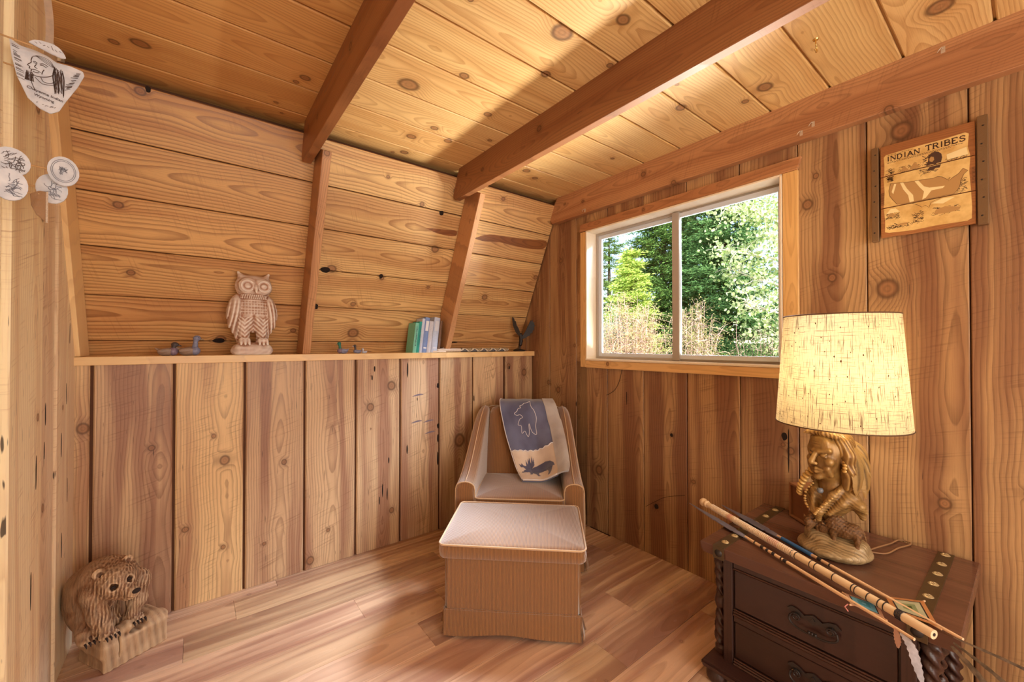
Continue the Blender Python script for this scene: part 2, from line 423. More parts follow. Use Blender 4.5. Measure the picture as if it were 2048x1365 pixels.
# knee wall under the shelf
wk = structure('wall_back', box((RX0 - .05, .014, -.02), (.16, .06, 1.21)), M['backing'])
ks = [RX0 - .01, -2.596, -2.312, -2.022, -1.732, -1.444, -1.156, -.868, -.588, -.298, -.006]
kk = [((-2.113, 0, .701), .019), ((-2.16, 0, .832), .009), ((-2.117, 0, .253), .009), ((-1.841, 0, .643), .012), ((-1.608, 0, .199), .009), ((-1.705, 0, .05), .018),
      ((-1.359, 0, .905), .019), ((-1.222, 0, 1.032), .023), ((-1.22, 0, .22), .014), ((-1.397, 0, .314), .026), ((-2.627, 0, .929), .018), ((-.709, 0, .603), .036), ((-.097, 0, 1.074), .022), ((-.258, 0, 1.129), .016), ((-1.2, 0, .60), .018)]
kt = [(1.06, 1.0, .84), (.90, .84, .80), (1.10, 1.04, .86), (.86, .79, .76), (.93, .88, .84), (.98, .95, .92), (1.03, 1.04, 1.08), (.93, .92, .92), (1.0, .98, .98), (.88, .84, .8)]
for i in range(10):
    W = ks[i + 1] - ks[i]; g = .011
    board('board', wk, (ks[i + 1] - (g if i < 9 else 0), 0, .001), (0, 0, 1), (-1, 0, 0), 1.207, W - g, .013, M['knee'], kt[i], kk, ch=.006)

# sloping wall above the shelf
def slab(P0, u, v, n, L, W, t0, t1):
    u, v, n = Vector(u), Vector(v), Vector(n); bm = bmesh.new()
    vs = [bm.verts.new(Vector(P0) + u * a + v * b + n * c) for c in (t0, t1) for a, b in ((0, 0), (L, 0), (L, W), (0, W))]
    for f in ((0, 1, 2, 3), (7, 6, 5, 4), (0, 4, 5, 1), (1, 5, 6, 2), (2, 6, 7, 3), (3, 7, 4, 0)): bm.faces.new([vs[q] for q in f])
    bmesh.ops.recalc_face_normals(bm, faces=bm.faces[:]); return bm
ws = structure('wall_slope', slab((RX0 - .06, SP.y, SP.z), (1, 0, 0), SD, SN, 2.8, 1.245, -.07, -.016), M['backing'])
obj('eave_filler', box((RX0 - .06, -.225, 2.33), (.10, -.205, 2.47)), M['backing'], ws)
sl = [-.06, .077, .308, .539, .777, 1.013, 1.244]
sk = []
for X_, L_, r_ in [(-1.424, .14, .026), (-1.449, .34, .012), (-.478, .459, .018), (-.965, .763, .02), (-1.60, .552, .02), (-1.294, .527, .012), (-.96, .333, .012), (-.03, .665, .016), (-1.35, 1.139, .008), (-.89, 1.16, .02), (-.523, 1.19, .012), (-2.425, 1.22, .014), (-2.51, .736, .014), (-2.479, .43, .012), (-2.127, .09, .018), (-1.774, .15, .012)]:
    sk.append((tuple(SP + Vector((X_, 0, 0)) + SD * L_), r_))
st_ = [(.9, .86, .84), (.94, .92, .9), (.95, .94, .9), (1.0, 1.0, .98), (.98, .97, .94), (1.0, .99, .95), (.97, .96, .92)]
for i in range(6):
    for a, b in ((RX0 - .02, -1.725), (-1.725, -.81), (-.81, -.010)):
        q = st_[i]; f = RND.uniform(.95, 1.05)
        if b < -1.5: q = (q[0] * .93, q[1] * .82, q[2] * .72)  # left bay's warm, dim light painted into the slope board tint
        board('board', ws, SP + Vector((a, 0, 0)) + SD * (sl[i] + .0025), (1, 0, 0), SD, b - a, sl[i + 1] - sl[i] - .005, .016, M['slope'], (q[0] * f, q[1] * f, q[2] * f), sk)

# window wall
WY0, WY1, WZ0, WZ1 = -.602, -1.846, 1.192, 2.122
bm = bmesh.new()
for lo, hi in (((.0155, WY0 + .012, -.02), (.115, .35, 2.6)), ((.0155, BACKY, -.02), (.115, WY1 - .012, 2.6)), ((.0155, WY1 - .012, -.02), (.115, WY0 + .012, WZ0 - .012)), ((.0155, WY1 - .012, WZ1 + .012), (.115, WY0 + .012, 2.6))):
    add_box(bm, lo, hi)
wr = structure('wall_right', bm, M['backing'])
wsm = [.30, .082, -.206, -.494, -.782, -1.067, -1.355, -1.645, -1.905, -2.155, -2.443, -2.73, -3.02, -3.31, -3.6, -3.89, -4.18, -4.47]
wkn = [((0, -.706, .422), .026), ((0, -1.257, .763), .009), ((0, -1.153, .307), .013), ((0, -2.374, .7), .016), ((0, -2.218, 1.53), .030), ((0, -2.263, 2.162), .028), ((0, -2.035, 1.599), .014), ((0, -1.945, 1.951), .018), ((0, -1.978, 2.074), .010), ((0, -1.959, 2.02), .008), ((0, -.191, 1.0), .014), ((0, -1.87, .795), .014), ((0, -.30, .95), .018)]
for i in range(len(wsm) - 1):
    a, b = wsm[i], wsm[i + 1]; W = a - b - .004; tq = {0: (.86, .82, .8), 1: (.9, .88, .86), 2: (.9, .86, .84), 3: (.93, .9, .86), 4: (.9, .84, .78), 5: (.86, .8, .74), 6: (.92, .84, .74), 7: (.9, .86, .82), 8: (1.0, .98, .94), 9: (.98, .92, .84), 10: (.96, .9, .82)}.get(i, tnt())
    if a > WY0 > b: board('board', wr, (0, -.60, .001), (0, 0, 1), (0, 1, 0), 2.43, a + .60 - .002, .0148, M['win'], tq, wkn)
    if b > WY0 - .02 or a < WY1 + .02:
        board('board', wr, (0, b + .002, .001), (0, 0, 1), (0, 1, 0), 2.43, W, .015, M['win'], tq, wkn)
    else:
        board('board', wr, (0, b + .002, .001), (0, 0, 1), (0, 1, 0), WZ0 - .014, W, .015, M['win'], tq, wkn)
        f2 = RND.uniform(1.02, 1.12); board('board', wr, (0, b + .002, WZ1 + .014), (0, 0, 1), (0, 1, 0), 2.43 - WZ1 - .014, W, .015, M['win'], (f2, f2, f2 * .98), ())

# left wall and rear wall
wl = structure('wall_left', box((RX0 - .12, BACKY, -.02), (RX0 - .02, .35, 2.6)), M['backing'])
ls = [.30, 0.0, -.289, -.60, -.90, -1.2, -1.5, -1.8, -2.1, -2.4, -2.7, -3.0, -3.3, -3.6, -3.9, -4.2, -4.5]
for i in range(len(ls) - 1):
    a, b = ls[i], ls[i + 1]; pr = {0: 0, 1: .004, 2: -.004}.get(i, .028 if i == 3 else .012)
    q = {1: (1.04, 1.03, 1.0), 2: (.97, .93, .92), 3: (1.05, 1.04, .96)}.get(i, tnt())
    board('board', wl, (RX0 + pr, a - .001, .001), (0, 0, 1), (0, -1, 0), 2.43, a - b - .002, .022 + pr, M['left'], q, [((RX0, -.46, 1.70), .022), ((RX0, -.62, 1.72), .016), ((RX0, -.42, .72), .012), ((RX0, -.2, 1.05), .008), ((RX0, -.68, 2.05), .02)], ch=.004)
wb = structure('wall_rear', box((RX0 - .1, BACKY - .08, -.02), (.12, BACKY, 2.6)), M['backing'])
for i in range(10):
    board('board', wb, (RX0 + .27 * i, BACKY + .016, .001), (0, 0, 1), (1, 0, 0), 2.43, .265, .016, M['knee'], tnt())

# ceiling
ce = structure('ceiling', box((RX0 - .1, BACKY - .08, CEIL + .012), (.12, .12, CEIL + .09)), M['ceil'])
ce['tint'] = [.62, .52, .45]
cs = [-.215, -.385, -.622, -.857, -1.1, -1.338, -1.57, -1.808, -2.042, -2.277, -2.51, -2.75, -2.99, -3.23, -3.47, -3.71, -3.95, -4.19, -4.43, -4.6]
ck = [((x, y, CEIL), r) for x, y, r in [(-.275, -1.87, .026), (-.419, -1.561, .020), (-.23, -1.77, .013), (-.281, -2.40, .03), (-.249, -1.024, .01), (-1.197, -1.545, .032), (-1.353, -1.125, .016), (-1.089, -1.343, .016), (-1.513, -.927, .034), (-1.113, -.95, .015), (-1.261, -.674, .016), (-1.32, -.519, .020), (-1.14, -.6, .017), (-.961, -.747, .01), (-.429, -.518, .016), (-.549, -.571, .02), (-1.277, -.325, .018), (-2.406, -.536, .022), (-1.877, -.70, .016), (-1.947, -.425, .008), (-1.071, -1.717, .02)]]
ct = [(.9, .86, .8), (.95, .92, .88), (1, 1, 1), (.97, .95, .92), (1.0, 1, .97), (.98, .97, .96), (1, .99, .96), (1.02, 1.02, .98), (.98, .97, .93), (1, 1, 1)]
for i in range(len(cs) - 1):
    for a, b in ((RX0 - .02, -1.79), (-1.79, -.89), (-.89, 0)):
        q = ct[i] if i < len(ct) else (1, 1, 1); f = RND.uniform(.96, 1.04)
        if b < -1.5: q = (q[0] * .88, q[1] * .74, q[2] * .62)  # same wood; darker orange tint paints the left bay's warm shade
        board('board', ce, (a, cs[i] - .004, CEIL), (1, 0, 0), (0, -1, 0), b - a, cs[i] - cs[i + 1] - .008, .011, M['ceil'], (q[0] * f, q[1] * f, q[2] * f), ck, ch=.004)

# beams, rafters, shelf, window
def yzprism(pts, x0, x1, bev=.002):
    """pts (y,z); returned in local frame: x along the beam direction Y"""
    bm = bmesh.new(); a = [bm.verts.new((x0, y, z)) for y, z in pts]; b = [bm.verts.new((x1, y, z)) for y, z in pts]; n = len(pts)
    bm.faces.new(a); bm.faces.new(b[::-1])
    for i in range(n): bm.faces.new((a[i], b[i], b[(i + 1) % n], a[(i + 1) % n]))
    bmesh.ops.recalc_face_normals(bm, faces=bm.faces[:])
    if bev: bmesh.ops.bevel(bm, geom=bm.edges[:], offset=bev, segments=1, affect='EDGES', clamp_overlap=True)
    return bm
def remap(o, O, u, v):
    """move an object's mesh into a local frame with x along the grain"""
    u = Vector(u).normalized(); v = Vector(v).normalized(); n = u.cross(v); Mx = Matrix((u, v, n)).transposed().to_4x4(); Mx.translation = Vector(O)
    o.data.transform(Mx.inverted()); o.matrix_world = Mx; return o
def joist(name, x0, x1, zb, tint, label):
    ye = SP.y - .536 * (zb - SP.z) / 1.18
    yt = SP.y - .536 * (CEIL - SP.z) / 1.18
    o = structure(name, yzprism([(ye - .003, zb + .05), (ye - .035, zb), (BACKY, zb), (BACKY, CEIL + .002), (yt - .004, CEIL + .002)], x0, x1), M['beam'])
    remap(o, (x0, BACKY, zb), (0, 1, 0), (0, 0, 1)); o['tint'] = tint; o['label'] = label
    for i, (y, z, r) in enumerate([(-.6, zb + .09, .009), (-.42, zb + .12, .007), (-1.1, zb + .12, .012)]): o['k%d' % i] = [y - BACKY, z - zb, r]
    return o
joist('trim_1', -1.808, -1.766, 2.243, [.66, .53, .43], 'ceiling joist nearest the left wall')
joist('trim_2', -.911, -.871, 2.243, [.56, .44, .36], 'dark stained ceiling joist in the middle of the ceiling')
joist('trim_3', -.045, -.0005, 2.243, [.94, .90, .90], 'ceiling joist running along the window wall above the window')
def rafter(name, x0, x1, D, L1, tint, label):
    a = SP + SD * .002; b = SP + SD * L1
    pts = [(a.y - .006, 1.2475), (a.y - D / .915, 1.2475), ((b + SN * D).y, (b + SN * D).z), ((b + SN * .002).y, (b + SN * .002).z)]
    o = structure(name, yzprism(pts, x0, x1), M['shelfw' if x0 < -2 else 'beam']); remap(o, (x0, SP.y, SP.z), SD, (1, 0, 0)); o['tint'] = tint; o['label'] = label; return o
rafter('trim_4', -2.676, -2.637, .19, 1.22, [1.05, 1.04, 1.02], 'sloping rafter against the left wall')
rafter('trim_5', -1.747, -1.705, .17, 1.19, [1.0, .98, .96], 'sloping rafter right of the owl figurine')
rafter('trim_6', -.825, -.786, .18, 1.19, [1.0, .98, .97], 'sloping rafter right of the books')

shelf = tag(obj('shelf', box((0, -.02, 0), (2.655, .232, .038), .0015), M['shelfw'], loc=(-2.655, 0, 1.2085)), 'long honey-coloured pine shelf board capping the low panelled wall', 'shelf')
shelf['tint'] = [1.0, .97, .92]

wi = structure('window_1', None, None)
wi.location = (0, 0, 0)
def wpart(name, lo, hi, mat, u=None, tint=(1, 1, 1), bev=.002, parent=None):
    o = obj(name, box(lo, hi, bev), mat, parent or wi)
    if u == 'z': remap(o, lo, (0, 0, 1), (0, 1, 0))
    if u == 'y': remap(o, (lo[0], lo[1], lo[2]), (0, 1, 0), (0, 0, 1))
    if u: o['tint'] = [float(t) for t in tint]
    return o
wpart('casing_board', (-.018, -.602, 1.14), (-.0005, -.549, 2.12), M['trim'], 'z', (1.0, .97, .9))
wpart('casing_board', (-.018, -1.912, 1.14), (-.0005, -1.848, 2.122), M['trim'], 'z', (1.05, 1.0, .86))
wpart('casing_board', (-.018, -1.848, 1.137), (-.0006, -.602, 1.188), M['trim'], 'y', (.98, .92, .84))
o = obj('casing_board', prism([(-.545, 2.123), (-.552, 2.176), (-1.925, 2.180), (-1.908, 2.123)], 0, .020, Matrix(((0, 0, -1, -.0005), (1, 0, 0, 0), (0, 1, 0, 0), (0, 0, 0, 1)))), M['beam'], wi); remap(o, (0, -1.925, 2.12), (0, 1, 0), (0, 0, 1)); o['tint'] = [.98, .92, .88]; o['label'] = 'darker brown board over the window'
lw = (1, 1, 1)
wpart('jamb', (-.021, WY0 - .010, WZ0), (.112, WY0, WZ1), M['jambw'], 'z', lw)
wpart('jamb', (-.021, WY1, WZ0), (.112, WY1 + .010, WZ1), M['jambw'], 'z', lw)
wpart('jamb', (-.021, WY1, WZ1 - .010), (.112, WY0, WZ1), M['jambw'], 'y', lw)
wpart('sill', (-.024, WY1, WZ0 - .003), (.112, WY0, WZ0 + .009), M['jambw'], 'y', lw)
alu = plain('aluminium_frame', lin(222, 230, 240), .4)
alu2 = plain('bronze_toned_aluminium', lin(178, 168, 156), .42)
def frame_rect(name, y0, y1, z0, z1, wd, x0, x1, mat, parent):
    bm = bmesh.new()
    for lo, hi in (((x0, y0, z0), (x1, y0 + wd, z1)), ((x0, y1 - wd, z0), (x1, y1, z1)), ((x0, y0 + wd, z0), (x1, y1 - wd, z0 + wd)), ((x0, y0 + wd, z1 - wd), (x1, y1 - wd, z1))): add_box(bm, lo, hi, .0015)
    return obj(name, bm, mat, parent)
frame_rect('window_frame', WY1 + .010, WY0 - .010, WZ0 + .009, WZ1 - .010, .016, .082, .116, alu2, wi)
sa = frame_rect('fixed_sash', -1.262, WY0 - .024, WZ0 + .022, WZ1 - .024, .028, .094, .112, alu, wi)
sb = frame_rect('sliding_sash', WY1 + .022, -1.232, WZ0 + .022, WZ1 - .024, .026, .072, .092, alu, wi)
wpart('meeting_stile', (.064, -1.272, WZ0 + .012), (.093, -1.226, WZ1 - .014), alu2)
wpart('latch', (.062, -1.836, 1.49), (.073, -1.822, 1.57), plain('latch_grey', (.2, .2, .2), .4))
g = N('window_glass'); g.col((1, 1, 1)); gl = g.n('BsdfGlossy'); gl.inputs['Roughness'].default_value = .02; tr = g.n('BsdfTransparent'); mx = g.n('MixShader'); fr_ = g.n('Fresnel'); fr_.inputs[0].default_value = 1.25
g.l(fr_.outputs[0], mx.inputs[0]); g.l(tr.outputs[0], mx.inputs[1]); g.l(gl.outputs[0], mx.inputs[2]); g.l(mx.outputs[0], g.out.inputs[0])
obj('pane', box((.102, -1.24, WZ0 + .045), (.105, WY0 - .045, WZ1 - .045)), g.m, wi)
obj('pane', box((.081, WY1 + .042, WZ0 + .045), (.084, -1.25, WZ1 - .045)), g.m, wi)
# ------------------------------------------------------------------ chest of drawers
M['iron'] = plain('dark_iron', lin(62, 56, 54), .42, metallic=.6, bump=.2, bs=120)
M['band'] = plain('bronze_strap', lin(84, 66, 42), .42, metallic=.35, var=.12, bs=30)
M['brass'] = plain('antique_brass', lin(186, 164, 124), .4, metallic=.5)
CX0, CX1, CY0, CY1 = -.640, -.022, -2.462, -1.760   # top slab footprint
chest = thing('chest', 'dark-stained low wooden chest of drawers with metal straps, under the lamp', 'chest', ((CX0 + CX1) / 2, (CY0 + CY1) / 2, 0))
def cpart(name, bm, mat, parent=None, sm=None, grain=None, tint=(1, 1, 1)):
    """mesh given in world coordinates"""
    me = mesh_of(bm, name); me.transform(T(-chest.location.x, -chest.location.y, 0))
    if sm: smooth(me, sm)
    if grain:  # grain runs along world Y
        me.transform(RZ(-math.pi / 2)); o = obj(name, me, mat, parent or chest); o.rotation_euler = (0, 0, math.pi / 2); o['tint'] = list(tint)
    else:
        o = obj(name, me, mat, parent or chest); o['tint'] = list(tint)
    return o
bm = bmesh.new()
wy = [CY0, -2.335, -2.20, -2.06, -1.93, CY1]
def topplank(a, b):
    pts = [(CX0, .487), (CX0 + .012, .479), (CX1, .479), (CX1, .52), (CX0 + .003, .52), (CX0, .515)]
    return yz_x(pts, a, b)
def yz_x(pts, y0, y1):
    bm = bmesh.new(); a = [bm.verts.new((x, y0, z)) for x, z in pts]; b = [bm.verts.new((x, y1, z)) for x, z in pts]; n = len(pts)
    bm.faces.new(a); bm.faces.new(b[::-1])
    for i in range(n): bm.faces.new((a[i], b[i], b[(i + 1) % n], a[(i + 1) % n]))
    bmesh.ops.recalc_face_normals(bm, faces=bm.faces[:]); bmesh.ops.bevel(bm, geom=bm.edges[:], offset=.0015, segments=1, affect='EDGES', clamp_overlap=True); return bm
# the top is glued from boards that run front to back edge-joined; joints show near its right end
xs = [CX0, CX0 + .13, CX0 + .25, CX0 + .37, CX0 + .50, CX1]
for i in range(5):
    a, b = xs[i], xs[i + 1] - .0008
    pts = [(CY0, .4800), (CY0 + .004, .478), (CY1 - .012, .478), (CY1, .488), (CY1, .516), (CY1 - .003, .52), (CY0 + .003, .52), (CY0, .517)]
    bm = bmesh.new(); A = [bm.verts.new((a + (.006 if (i == 0 and z < .49) else 0), y, z)) for y, z in pts]; B = [bm.verts.new((b, y, z)) for y, z in pts]
    for q in range(8): bm.faces.new((A[q], A[(q + 1) % 8], B[(q + 1) % 8], B[q]))
    bm.faces.new(A[::-1]); bm.faces.new(B); bmesh.ops.recalc_face_normals(bm, faces=bm.faces[:])
    cpart('top_plank', bm, M['chest_top'], grain=1, tint=(1, 1, 1))
for y0, y1, ms in ((-1.853, -1.811, (-.585, -.50, -.40, -.30, -.19, -.08)), (-2.400, -2.357, (-.56, -.445, -.34, -.246, -.147, -.045))):
    bm = bmesh.new(); add_box(bm, (CX0 - .0025, y0, .519), (CX1, y1, .5225), .0006); add_box(bm, (CX0 - .003, y0, .474), (CX0 - .0002, y1, .522), .0006)
    st = cpart('metal_strap', bm, M['band'])
    for x in ms:
        bm = bmesh.new(); pr = [(0, .0055), (.004, .005), (.009, .003), (.0115, .001), (.012, 0)]
        add_lathe(bm, pr, 16)
        for v in bm.verts:
            r = math.hypot(v.co.x, v.co.y)
            if r > .003: a = math.atan2(v.co.y, v.co.x); v.co.z *= 1 + .35 * math.cos(8 * a)
        bm.transform(T(x, (y0 + y1) / 2, .522) @ Matrix.Diagonal((1.15, 1.15, 1, 1))); o = cpart('rosette', bm, M['brass'], st, sm=60)
        o.parent = st
    bm = bmesh.new(); add_lathe(bm, [(0, .006), (.006, .005), (.0135, .001), (.014, 0)], 12); bm.transform(T(CX0 - .003, (y0 + y1) / 2, .497) @ RY(-math.pi / 2)); cpart('rosette', bm, M['iron'], st, sm=60)
# carcass
BX0, BY0, BY1 = -.600, -2.372, -1.832
bm = bmesh.new()
add_box(bm, (BX0 + .012, BY0 + .02, .07), (-.035, BY1 - .02, .478), .001)
cpart('body', bm, M['dark_wood'], grain=1, tint=(.85, .85, .85))
for a, b in ((BY1 - .034, BY1), (BY0, BY0 + .034)):
    bm = bmesh.new(); add_box(bm, (BX0 - .004, a, .06), (BX0 + .03, b, .478), .0015); o = cpart('corner_post', bm, M['dark_wood']); remap(o, o.matrix_world.translation, (0, 0, 1), (0, 1, 0)) if False else None
bm = bmesh.new(); add_box(bm, (-.075, BY1 - .034, .06), (-.035, BY1, .478), .0015); cpart('corner_post', bm, M['dark_wood'])
bm = bmesh.new(); add_box(bm, (-.075, BY0, .06), (-.035, BY0 + .034, .478), .0015); cpart('corner_post', bm, M['dark_wood'])
FY0, FY1 = BY0 + .038, BY1 - .038
def rail(z0, z1, mould=True):
    bm = bmesh.new(); add_box(bm, (BX0 - .001, FY0, z0), (BX0 + .02, FY1, z1), .001)
    cpart('rail', bm, M['dark_wood'], grain=1, tint=(1.05, 1, .98))
rail(.444, .476); rail(.240, .262); rail(.053, .072)
def mould(z):
    bm = bmesh.new()
    for dz, r in ((0, .0052), (.0095, .0042), (.018, .0034)):
        add_tube(bm, [(BX0 - .003 + dz * .15, FY0, z + dz), (BX0 - .003 + dz * .15, FY1, z + dz)], r, 6)
    cpart('moulding', bm, M['dark_wood'], sm=50, grain=1, tint=(1.35, 1.25, 1.1))
mould(.2665); mould(.078)
bm = bmesh.new(); add_tube(bm, [(BX0 - .002, FY0, .4405), (BX0 - .002, FY1, .4405)], .0036, 6); cpart('moulding', bm, M['dark_wood'], sm=50, grain=1, tint=(1.35, 1.25, 1.1))
def pull(parent, yc, zc):
    """scrolled drop handle on a shaped back plate"""
    X = BX0 - .001
    def tr(pts): return [Vector((X - d, yc + y * 1.22, zc + z * 1.15)) for y, z, d in pts]
    pl = [(-.062, .010), (-.050, .020), (-.034, .016), (-.020, .006), (-.012, .012), (0, .018), (.012, .012), (.020, .006), (.034, .016), (.050, .020), (.062, .010), (.052, .002), (.040, .004), (.025, -.004), (.012, -.004), (0, -.012), (-.012, -.004), (-.025, -.004), (-.040, .004), (-.052, .002)]
    bp = cpart('back_plate', prism([(y * 1.22, z * 1.15) for y, z in pl], 0, .002, T(X, yc, zc) @ Matrix(((0, 0, -1, 0), (1, 0, 0, 0), (0, 1, 0, 0), (0, 0, 0, 1)))), M['iron'], parent)
    bm = bmesh.new()
    for s in (-1, 1):
        sp = []
        for i in range(26):
            a = i / 25 * math.pi * 3.1; r = .0035 + .0085 * (i / 25)
            sp.append((s * (.040 - r * math.cos(a) * 1) , -.006 + r * math.sin(a), .007 + .002 * (1 - i / 25)))
        add_tube(bm, tr(sp), .0024, 6)
        add_tube(bm, tr([(s * .042, .004, .0), (s * .042, .004, .012)]), .003, 6)
    K_ = 1.0
    arc = [(-.053 + .0, -.004, .007), (-.055, -.018, .010), (-.045, -.029, .012), (-.025, -.034, .014), (0, -.035, .014), (.025, -.034, .014), (.045, -.029, .012), (.055, -.018, .010), (.053, -.004, .007)]
    add_tube(bm, catmull(tr(arc), 5), .0032, 8)
    for y in (-.009, 0, .009):
        bmesh.ops.create_uvsphere(bm, u_segments=8, v_segments=6, radius=.0055, matrix=T(X - .014, yc + y, zc - .035))
    cpart('handle', bm, M['iron'], parent, sm=50)
    bm = bmesh.new(); add_prism(bm, [(0, .008), (.006, 0), (0, -.008), (-.006, 0)], .002, .005, T(X, yc, zc + .003) @ Matrix(((0, 0, -1, 0), (1, 0, 0, 0), (0, 1, 0, 0), (0, 0, 0, 1)))); cpart('diamond_boss', bm, M['iron'], bp)
for z0, z1 in ((.290, .434), (.102, .236)):
    bm = bmesh.new(); add_box(bm, (BX0 + .003, FY0 + .002, z0), (BX0 + .016, FY1 - .002, z1), .002)
    dr = cpart('drawer', bm, M['dark_wood'], grain=1, tint=(.98, .92, .92))
    for yc in (-2.125,):
        # the drawer mesh is rotated: parent the pull to the chest-level drawer through the inverse
        c0 = len(dr.children)
        pull(dr, yc, (z0 + z1) / 2 + .012)
        for ch in list(dr.children): ch.matrix_parent_inverse = Matrix.Rotation(math.pi / 2, 4, 'Z').inverted()
        for ch in list(dr.children):
            for g in ch.children: pass
# diamond bosses are sub-sub-parts: keep them at handle depth
for o in [o for o in bpy.data.objects if o.name.startswith('diamond_boss')]:
    bp = o.parent; me = o.data
    bp.data.materials  # joined into the plate
    bmj = bmesh.new(); bmj.from_mesh(bp.data); bmj.from_mesh(me); bmj.to_mesh(bp.data); bmj.free(); bpy.data.objects.remove(o)
# turned, rope-carved columns outside the body
def column(x, y):
    bm = bmesh.new(); seg = 20; prof = []
    zs = [.075 + i * .0045 for i in range(90)]
    rings = []
    for z in zs:
        t = (z - .075) / .4; base = .017
        if t < .06 or t > .94: r0 = .024
        elif t < .1 or t > .9: r0 = .019
        elif .44 < t < .56: r0 = .026 - abs(t - .5) * .1
        else: r0 = .018 + .004 * math.sin(t * 9)
        tw = .1 < t < .44 or .56 < t < .9
        ring = []
        for k in range(seg):
            a = 2 * math.pi * k / seg; r = r0 + (.0055 * math.sin(3 * a + z * 150) if tw else 0)
            ring.append(bm.verts.new((x + r * math.cos(a), y + r * math.sin(a), z)))
        rings.append(ring)
    for A, B in zip(rings, rings[1:]):
        for k in range(seg): bm.faces.new((A[k], A[(k + 1) % seg], B[(k + 1) % seg], B[k]))
    bm.faces.new(rings[0][::-1]); bm.faces.new(rings[-1])
    cpart('turned_column', bm, M['dark_wood'], sm=60, tint=(1.2, 1.1, 1.05))
for x in (-.565, -.45, -.1):
    column(x, BY1 + .024)
for x in (-.56, -.45, -.1):
    column(x, BY0 - .026)
bm = bmesh.new(); add_box(bm, (-.672, -2.45, .048), (-.03, -1.775, .074), .008, seg=2); cpart('plinth', bm, M['dark_wood'], grain=1, tint=(1.1, 1.05, 1.1))
for x, y in ((-.63, -1.82), (-.63, -2.40), (-.08, -1.82), (-.08, -2.40)):
    cpart('foot', lathe([(0, 0), (.030, 0), (.038, .012), (.038, .03), (.028, .049), (0, .049)], 16, T(x, y, 0)), M['dark_wood'], sm=50)

def two_layer(fn, nu, nv):
    bm = bmesh.new(); G = [[[bm.verts.new(fn(i, j, o)) for j in range(nv + 1)] for i in range(nu + 1)] for o in (0, 1)]
    for o in (0, 1):
        for A, B in zip(G[o], G[o][1:]):
            for j in range(nv): bm.faces.new((A[j], B[j], B[j + 1], A[j + 1]))
    for i in range(nu):
        for j in (0, nv): bm.faces.new((G[0][i][j], G[0][i + 1][j], G[1][i + 1][j], G[1][i][j]))
    for j in range(nv):
        for i in (0, nu): bm.faces.new((G[0][i][j], G[0][i][j + 1], G[1][i][j + 1], G[1][i][j]))
    bmesh.ops.recalc_face_normals(bm, faces=bm.faces[:]); return bm
# ------------------------------------------------------------------ corduroy upholstery
def corduroy(name, c1, c2, freq=6.2, sheen=.9):
    m = N(name); co = m.obj(); X, Y, Z = m.sep(co); ge = m.n('TexCoord'); nx = m.sep(ge.outputs['Normal'])
    side = m.math('GREATER_THAN', m.math('ABSOLUTE', nx[0]), .72)
    u = m.math('ADD', m.math('MULTIPLY', X, m.math('SUBTRACT', 1.0, side)), m.math('MULTIPLY', Y, side))
    wob = m.noise(co, 9, 2); u = m.math('MULTIPLY_ADD', wob, .004, u)
    wv = m.math('SINE', m.math('MULTIPLY', u, 2 * math.pi / (freq / 1000)))
    h = m.map(wv, -1, .6); nz = m.noise(co, 14, 4, .6)
    c = m.mix(h, c2, c1); c = m.mix(m.map(nz, .35, .7, 0, .35), c, tuple(a * .62 for a in c1)); m.col(c); m.bump(h, .5, .0025)
    return m.fin(.85, Sheen_Weight=sheen, Sheen_Roughness=.5, Sheen_Tint=(.97, .98, 1.0, 1), Specular_IOR_Level=.2)
M['cord'] = corduroy('gold_corduroy', lin(164, 114, 66), lin(104, 64, 32), sheen=1.0)
M['cordp'] = plain('corduroy_piping', lin(206, 168, 126), .85, Sheen_Weight=.6)
OA = math.atan2(-.442, .475)
ot = thing('ottoman', 'gold corduroy box ottoman with a skirted base in front of the armchair', 'ottoman', (-.973, -.992, 0), OA)
def rrect(hx, hy, r, n=5):
    out = []
    for cx, cy, a0 in ((hx - r, hy - r, 0), (-hx + r, hy - r, 90), (-hx + r, -hy + r, 180), (hx - r, -hy + r, 270)):
        for i in range(n + 1):
            a = math.radians(a0 + 90 * i / n); out.append((cx + r * math.cos(a), cy + r * math.sin(a)))
    return out
def cushion(hx, hy, z0, z1, r, dome, name, wob=.002, n=28):
    """boxed cushion: straight boxing, domed top"""
    bm = bmesh.new(); ring = rrect(hx, hy, r, 6); nn = len(ring)
    levels = [(z0, .985), (z0 + .006, 1.0), ((z0 + z1) / 2, 1.012), (z1 - .005, 1.0)]
    rr = [[bm.verts.new((x * s, y * s, z + wob * math.sin(x * 17 + y * 13 + z * 40))) for x, y in ring] for z, s in levels]
    for s in (.96, .9, .8, .66, .5, .32, .14):
        rr.append([bm.verts.new((x * s, y * s, z1 + dome * (1 - max(abs(x * s) / hx, abs(y * s) / hy) ** 3.2) + wob * math.sin(x * s * 17 + y * s * 13))) for x, y in ring])
    for A, B in zip(rr, rr[1:]):
        for i in range(nn): bm.faces.new((A[i], A[(i + 1) % nn], B[(i + 1) % nn], B[i]))
    bm.faces.new(rr[0][::-1]); bm.faces.new(rr[-1]); bmesh.ops.recalc_face_normals(bm, faces=bm.faces[:]); return bm
obj('cushion', cushion(.325, .248, .352, .412, .03, .016, 'c'), M['cord'], ot, sm=50)
obj('piping', tube([(x, y, .410 + .002 * math.sin(x * 17 + y * 13 + .41 * 40)) for x, y in rrect(.326, .249, .03, 6)], .0042, 6, closed=True), M['cordp'], ot, sm=True)
obj('body', box((-.303, -.226, .10), (.303, .226, .356), .012, seg=3), M['cord'], ot, sm=50)
obj('piping', tube([(x, y, .118) for x, y in rrect(.305, .228, .012, 3)], .0032, 6, closed=True), M['cord'], ot, sm=True)
